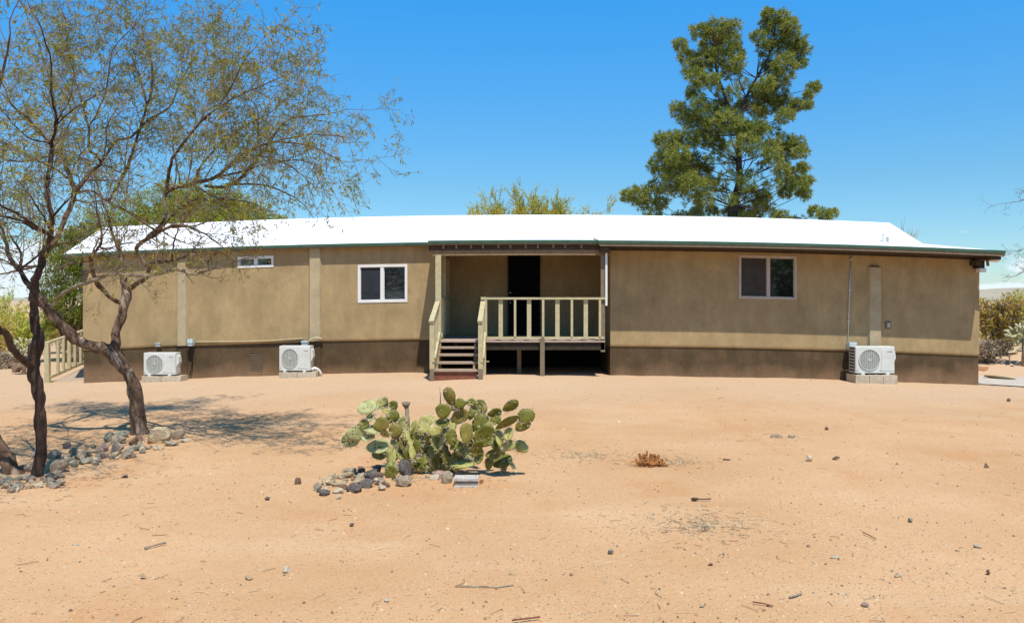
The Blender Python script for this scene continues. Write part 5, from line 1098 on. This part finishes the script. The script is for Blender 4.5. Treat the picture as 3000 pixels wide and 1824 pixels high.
# bare shrub above the right end of the roof
q = at(2660, 900, 30); q.z = gz(q.x, 30); t = root('bare_tree', q, 'small leafless grey tree showing above the right end of the roof', 'tree'); rr = random.Random(6); tw = MB()
MB().tube([q, at(2655, 800, 30), at(2650, 730, 30)], [.06, .05, .03], 6).build('trunk', m_drytwig, t, True)
for i in range(70):
    a = at(2650+rr.uniform(-12, 12), 730+rr.uniform(-30, 40), 30+rr.uniform(-.5, .5)); e = at(2655+rr.gauss(0, 24), 672+rr.gauss(0, 14)+(abs(rr.gauss(0, 8))), 30+rr.uniform(-.6, .6)); m = a.lerp(e, .5)+rnd(rr)*.08; tw.tube([a, m, e], [.010, .007, .003], 3, False)
tw.build('twigs', m_drytwig, t, kind='stuff')

# --- chollas
def cholla(q, h, seed, label, grp='chollas at the edges of the yard'):
    rr = random.Random(seed); t = root('cholla_cactus', q, label, 'cactus', grp); b = MB()
    b.tube([q, q+Vector((.02, 0, h*.35)), q+Vector((0, 0, h*.6))], [.06, .05, .045], 8); b.build('stem', m_drytwig, t, True)
    for i in range(60):
        a = rr.random()*6.28; p = q+Vector((math.cos(a)*rr.uniform(.02, .3)*h, math.sin(a)*rr.uniform(.02, .3)*h, h*rr.uniform(.45, .9))); d = (Vector((math.cos(a), math.sin(a), rr.uniform(-.1, 1.2)))).normalized(); L = h*rr.uniform(.12, .2)
        b = MB(); r = .028*h; b.tube([p, p+d*L*.15, p+d*L*.5, p+d*L*.85, p+d*L], [r*.5, r, r*1.1, r*.9, r*.3], 7); b.build('joint', m_chol, t, True)
cholla(Vector((X(2998, 22.5), 22.5, gz(X(2998, 22.5), 22.5))), 1.25, 1, 'pale spiny cholla cactus against the brush at the right edge')
cholla(Vector((X(70, 22.5), 22.5, gz(X(70, 22.5), 22.5))), 1.0, 2, 'pale cholla cactus between the two left mesquite trunks')

# --- neighbouring tree whose drooping twigs enter at the right edge
DT = 25.0; q = at(3420, 1000, DT); q.z = gz(q.x, q.y); t = root('mesquite_tree', q, 'mesquite outside the right edge with thin drooping twigs reaching into the picture', 'tree')
limbsD = [('trunk', [(3420, 1040, DT, .2), (3410, 900, DT, .17), (3380, 780, DT, .14), (3330, 680, DT, .11)], 1, None, 0, 0),
 ('branch', [(3330, 680, DT, .10), (3230, 600, DT, .06), (3130, 570, DT, .04), (3040, 575, DT, .02), (2985, 590, DT, .01)], .3, .22, 1.0, .8),
 ('branch', [(3330, 680, DT, .08), (3200, 700, DT, .05), (3100, 690, DT, .03), (3020, 720, DT, .012)], .3, .22, 1.0, .8),
 ('branch', [(3200, 700, DT, .05), (3110, 760, DT, .03), (3040, 780, DT, .02), (2990, 800, DT, .01)], .3, .24, .9, .8),
 ('branch', [(3330, 680, DT, .1), (3400, 500, DT, .06), (3420, 350, DT, .03)], .3, .4, 1.6, .6)]
mesquite(t, limbsD, 55, .7)

# --- what stands behind the photographer and shows in the window glass
for i, (x, y, h, w) in enumerate(((-14, -15, 4.5, 3.4), (-4.6, -14, 5, 3.0), (5, -17, 4.6, 3.4), (16.3, -13, 5.2, 3.6), (24, -16, 5, 3.8), (-23, -18, 5, 4))):
    q = Vector((x, y, 0)); t = root('mesquite_tree', q, 'dark round mesquite across the yard, seen only mirrored in the window panes', 'tree', 'mesquites behind the photographer')
    rr = random.Random(500+i); bl = [(Vector((x+rr.uniform(-.4, .4)*w, y+rr.uniform(-.4, .4)*w, h*rr.uniform(.15, .8))), (w*.42, w*.42, h*.25)) for _ in range(9)]
    leafy(t, bl, 6500, .26, .11, m_dleaf, 500+i, q, 'all', .07, .3, twm=m_bark, shell=.2)
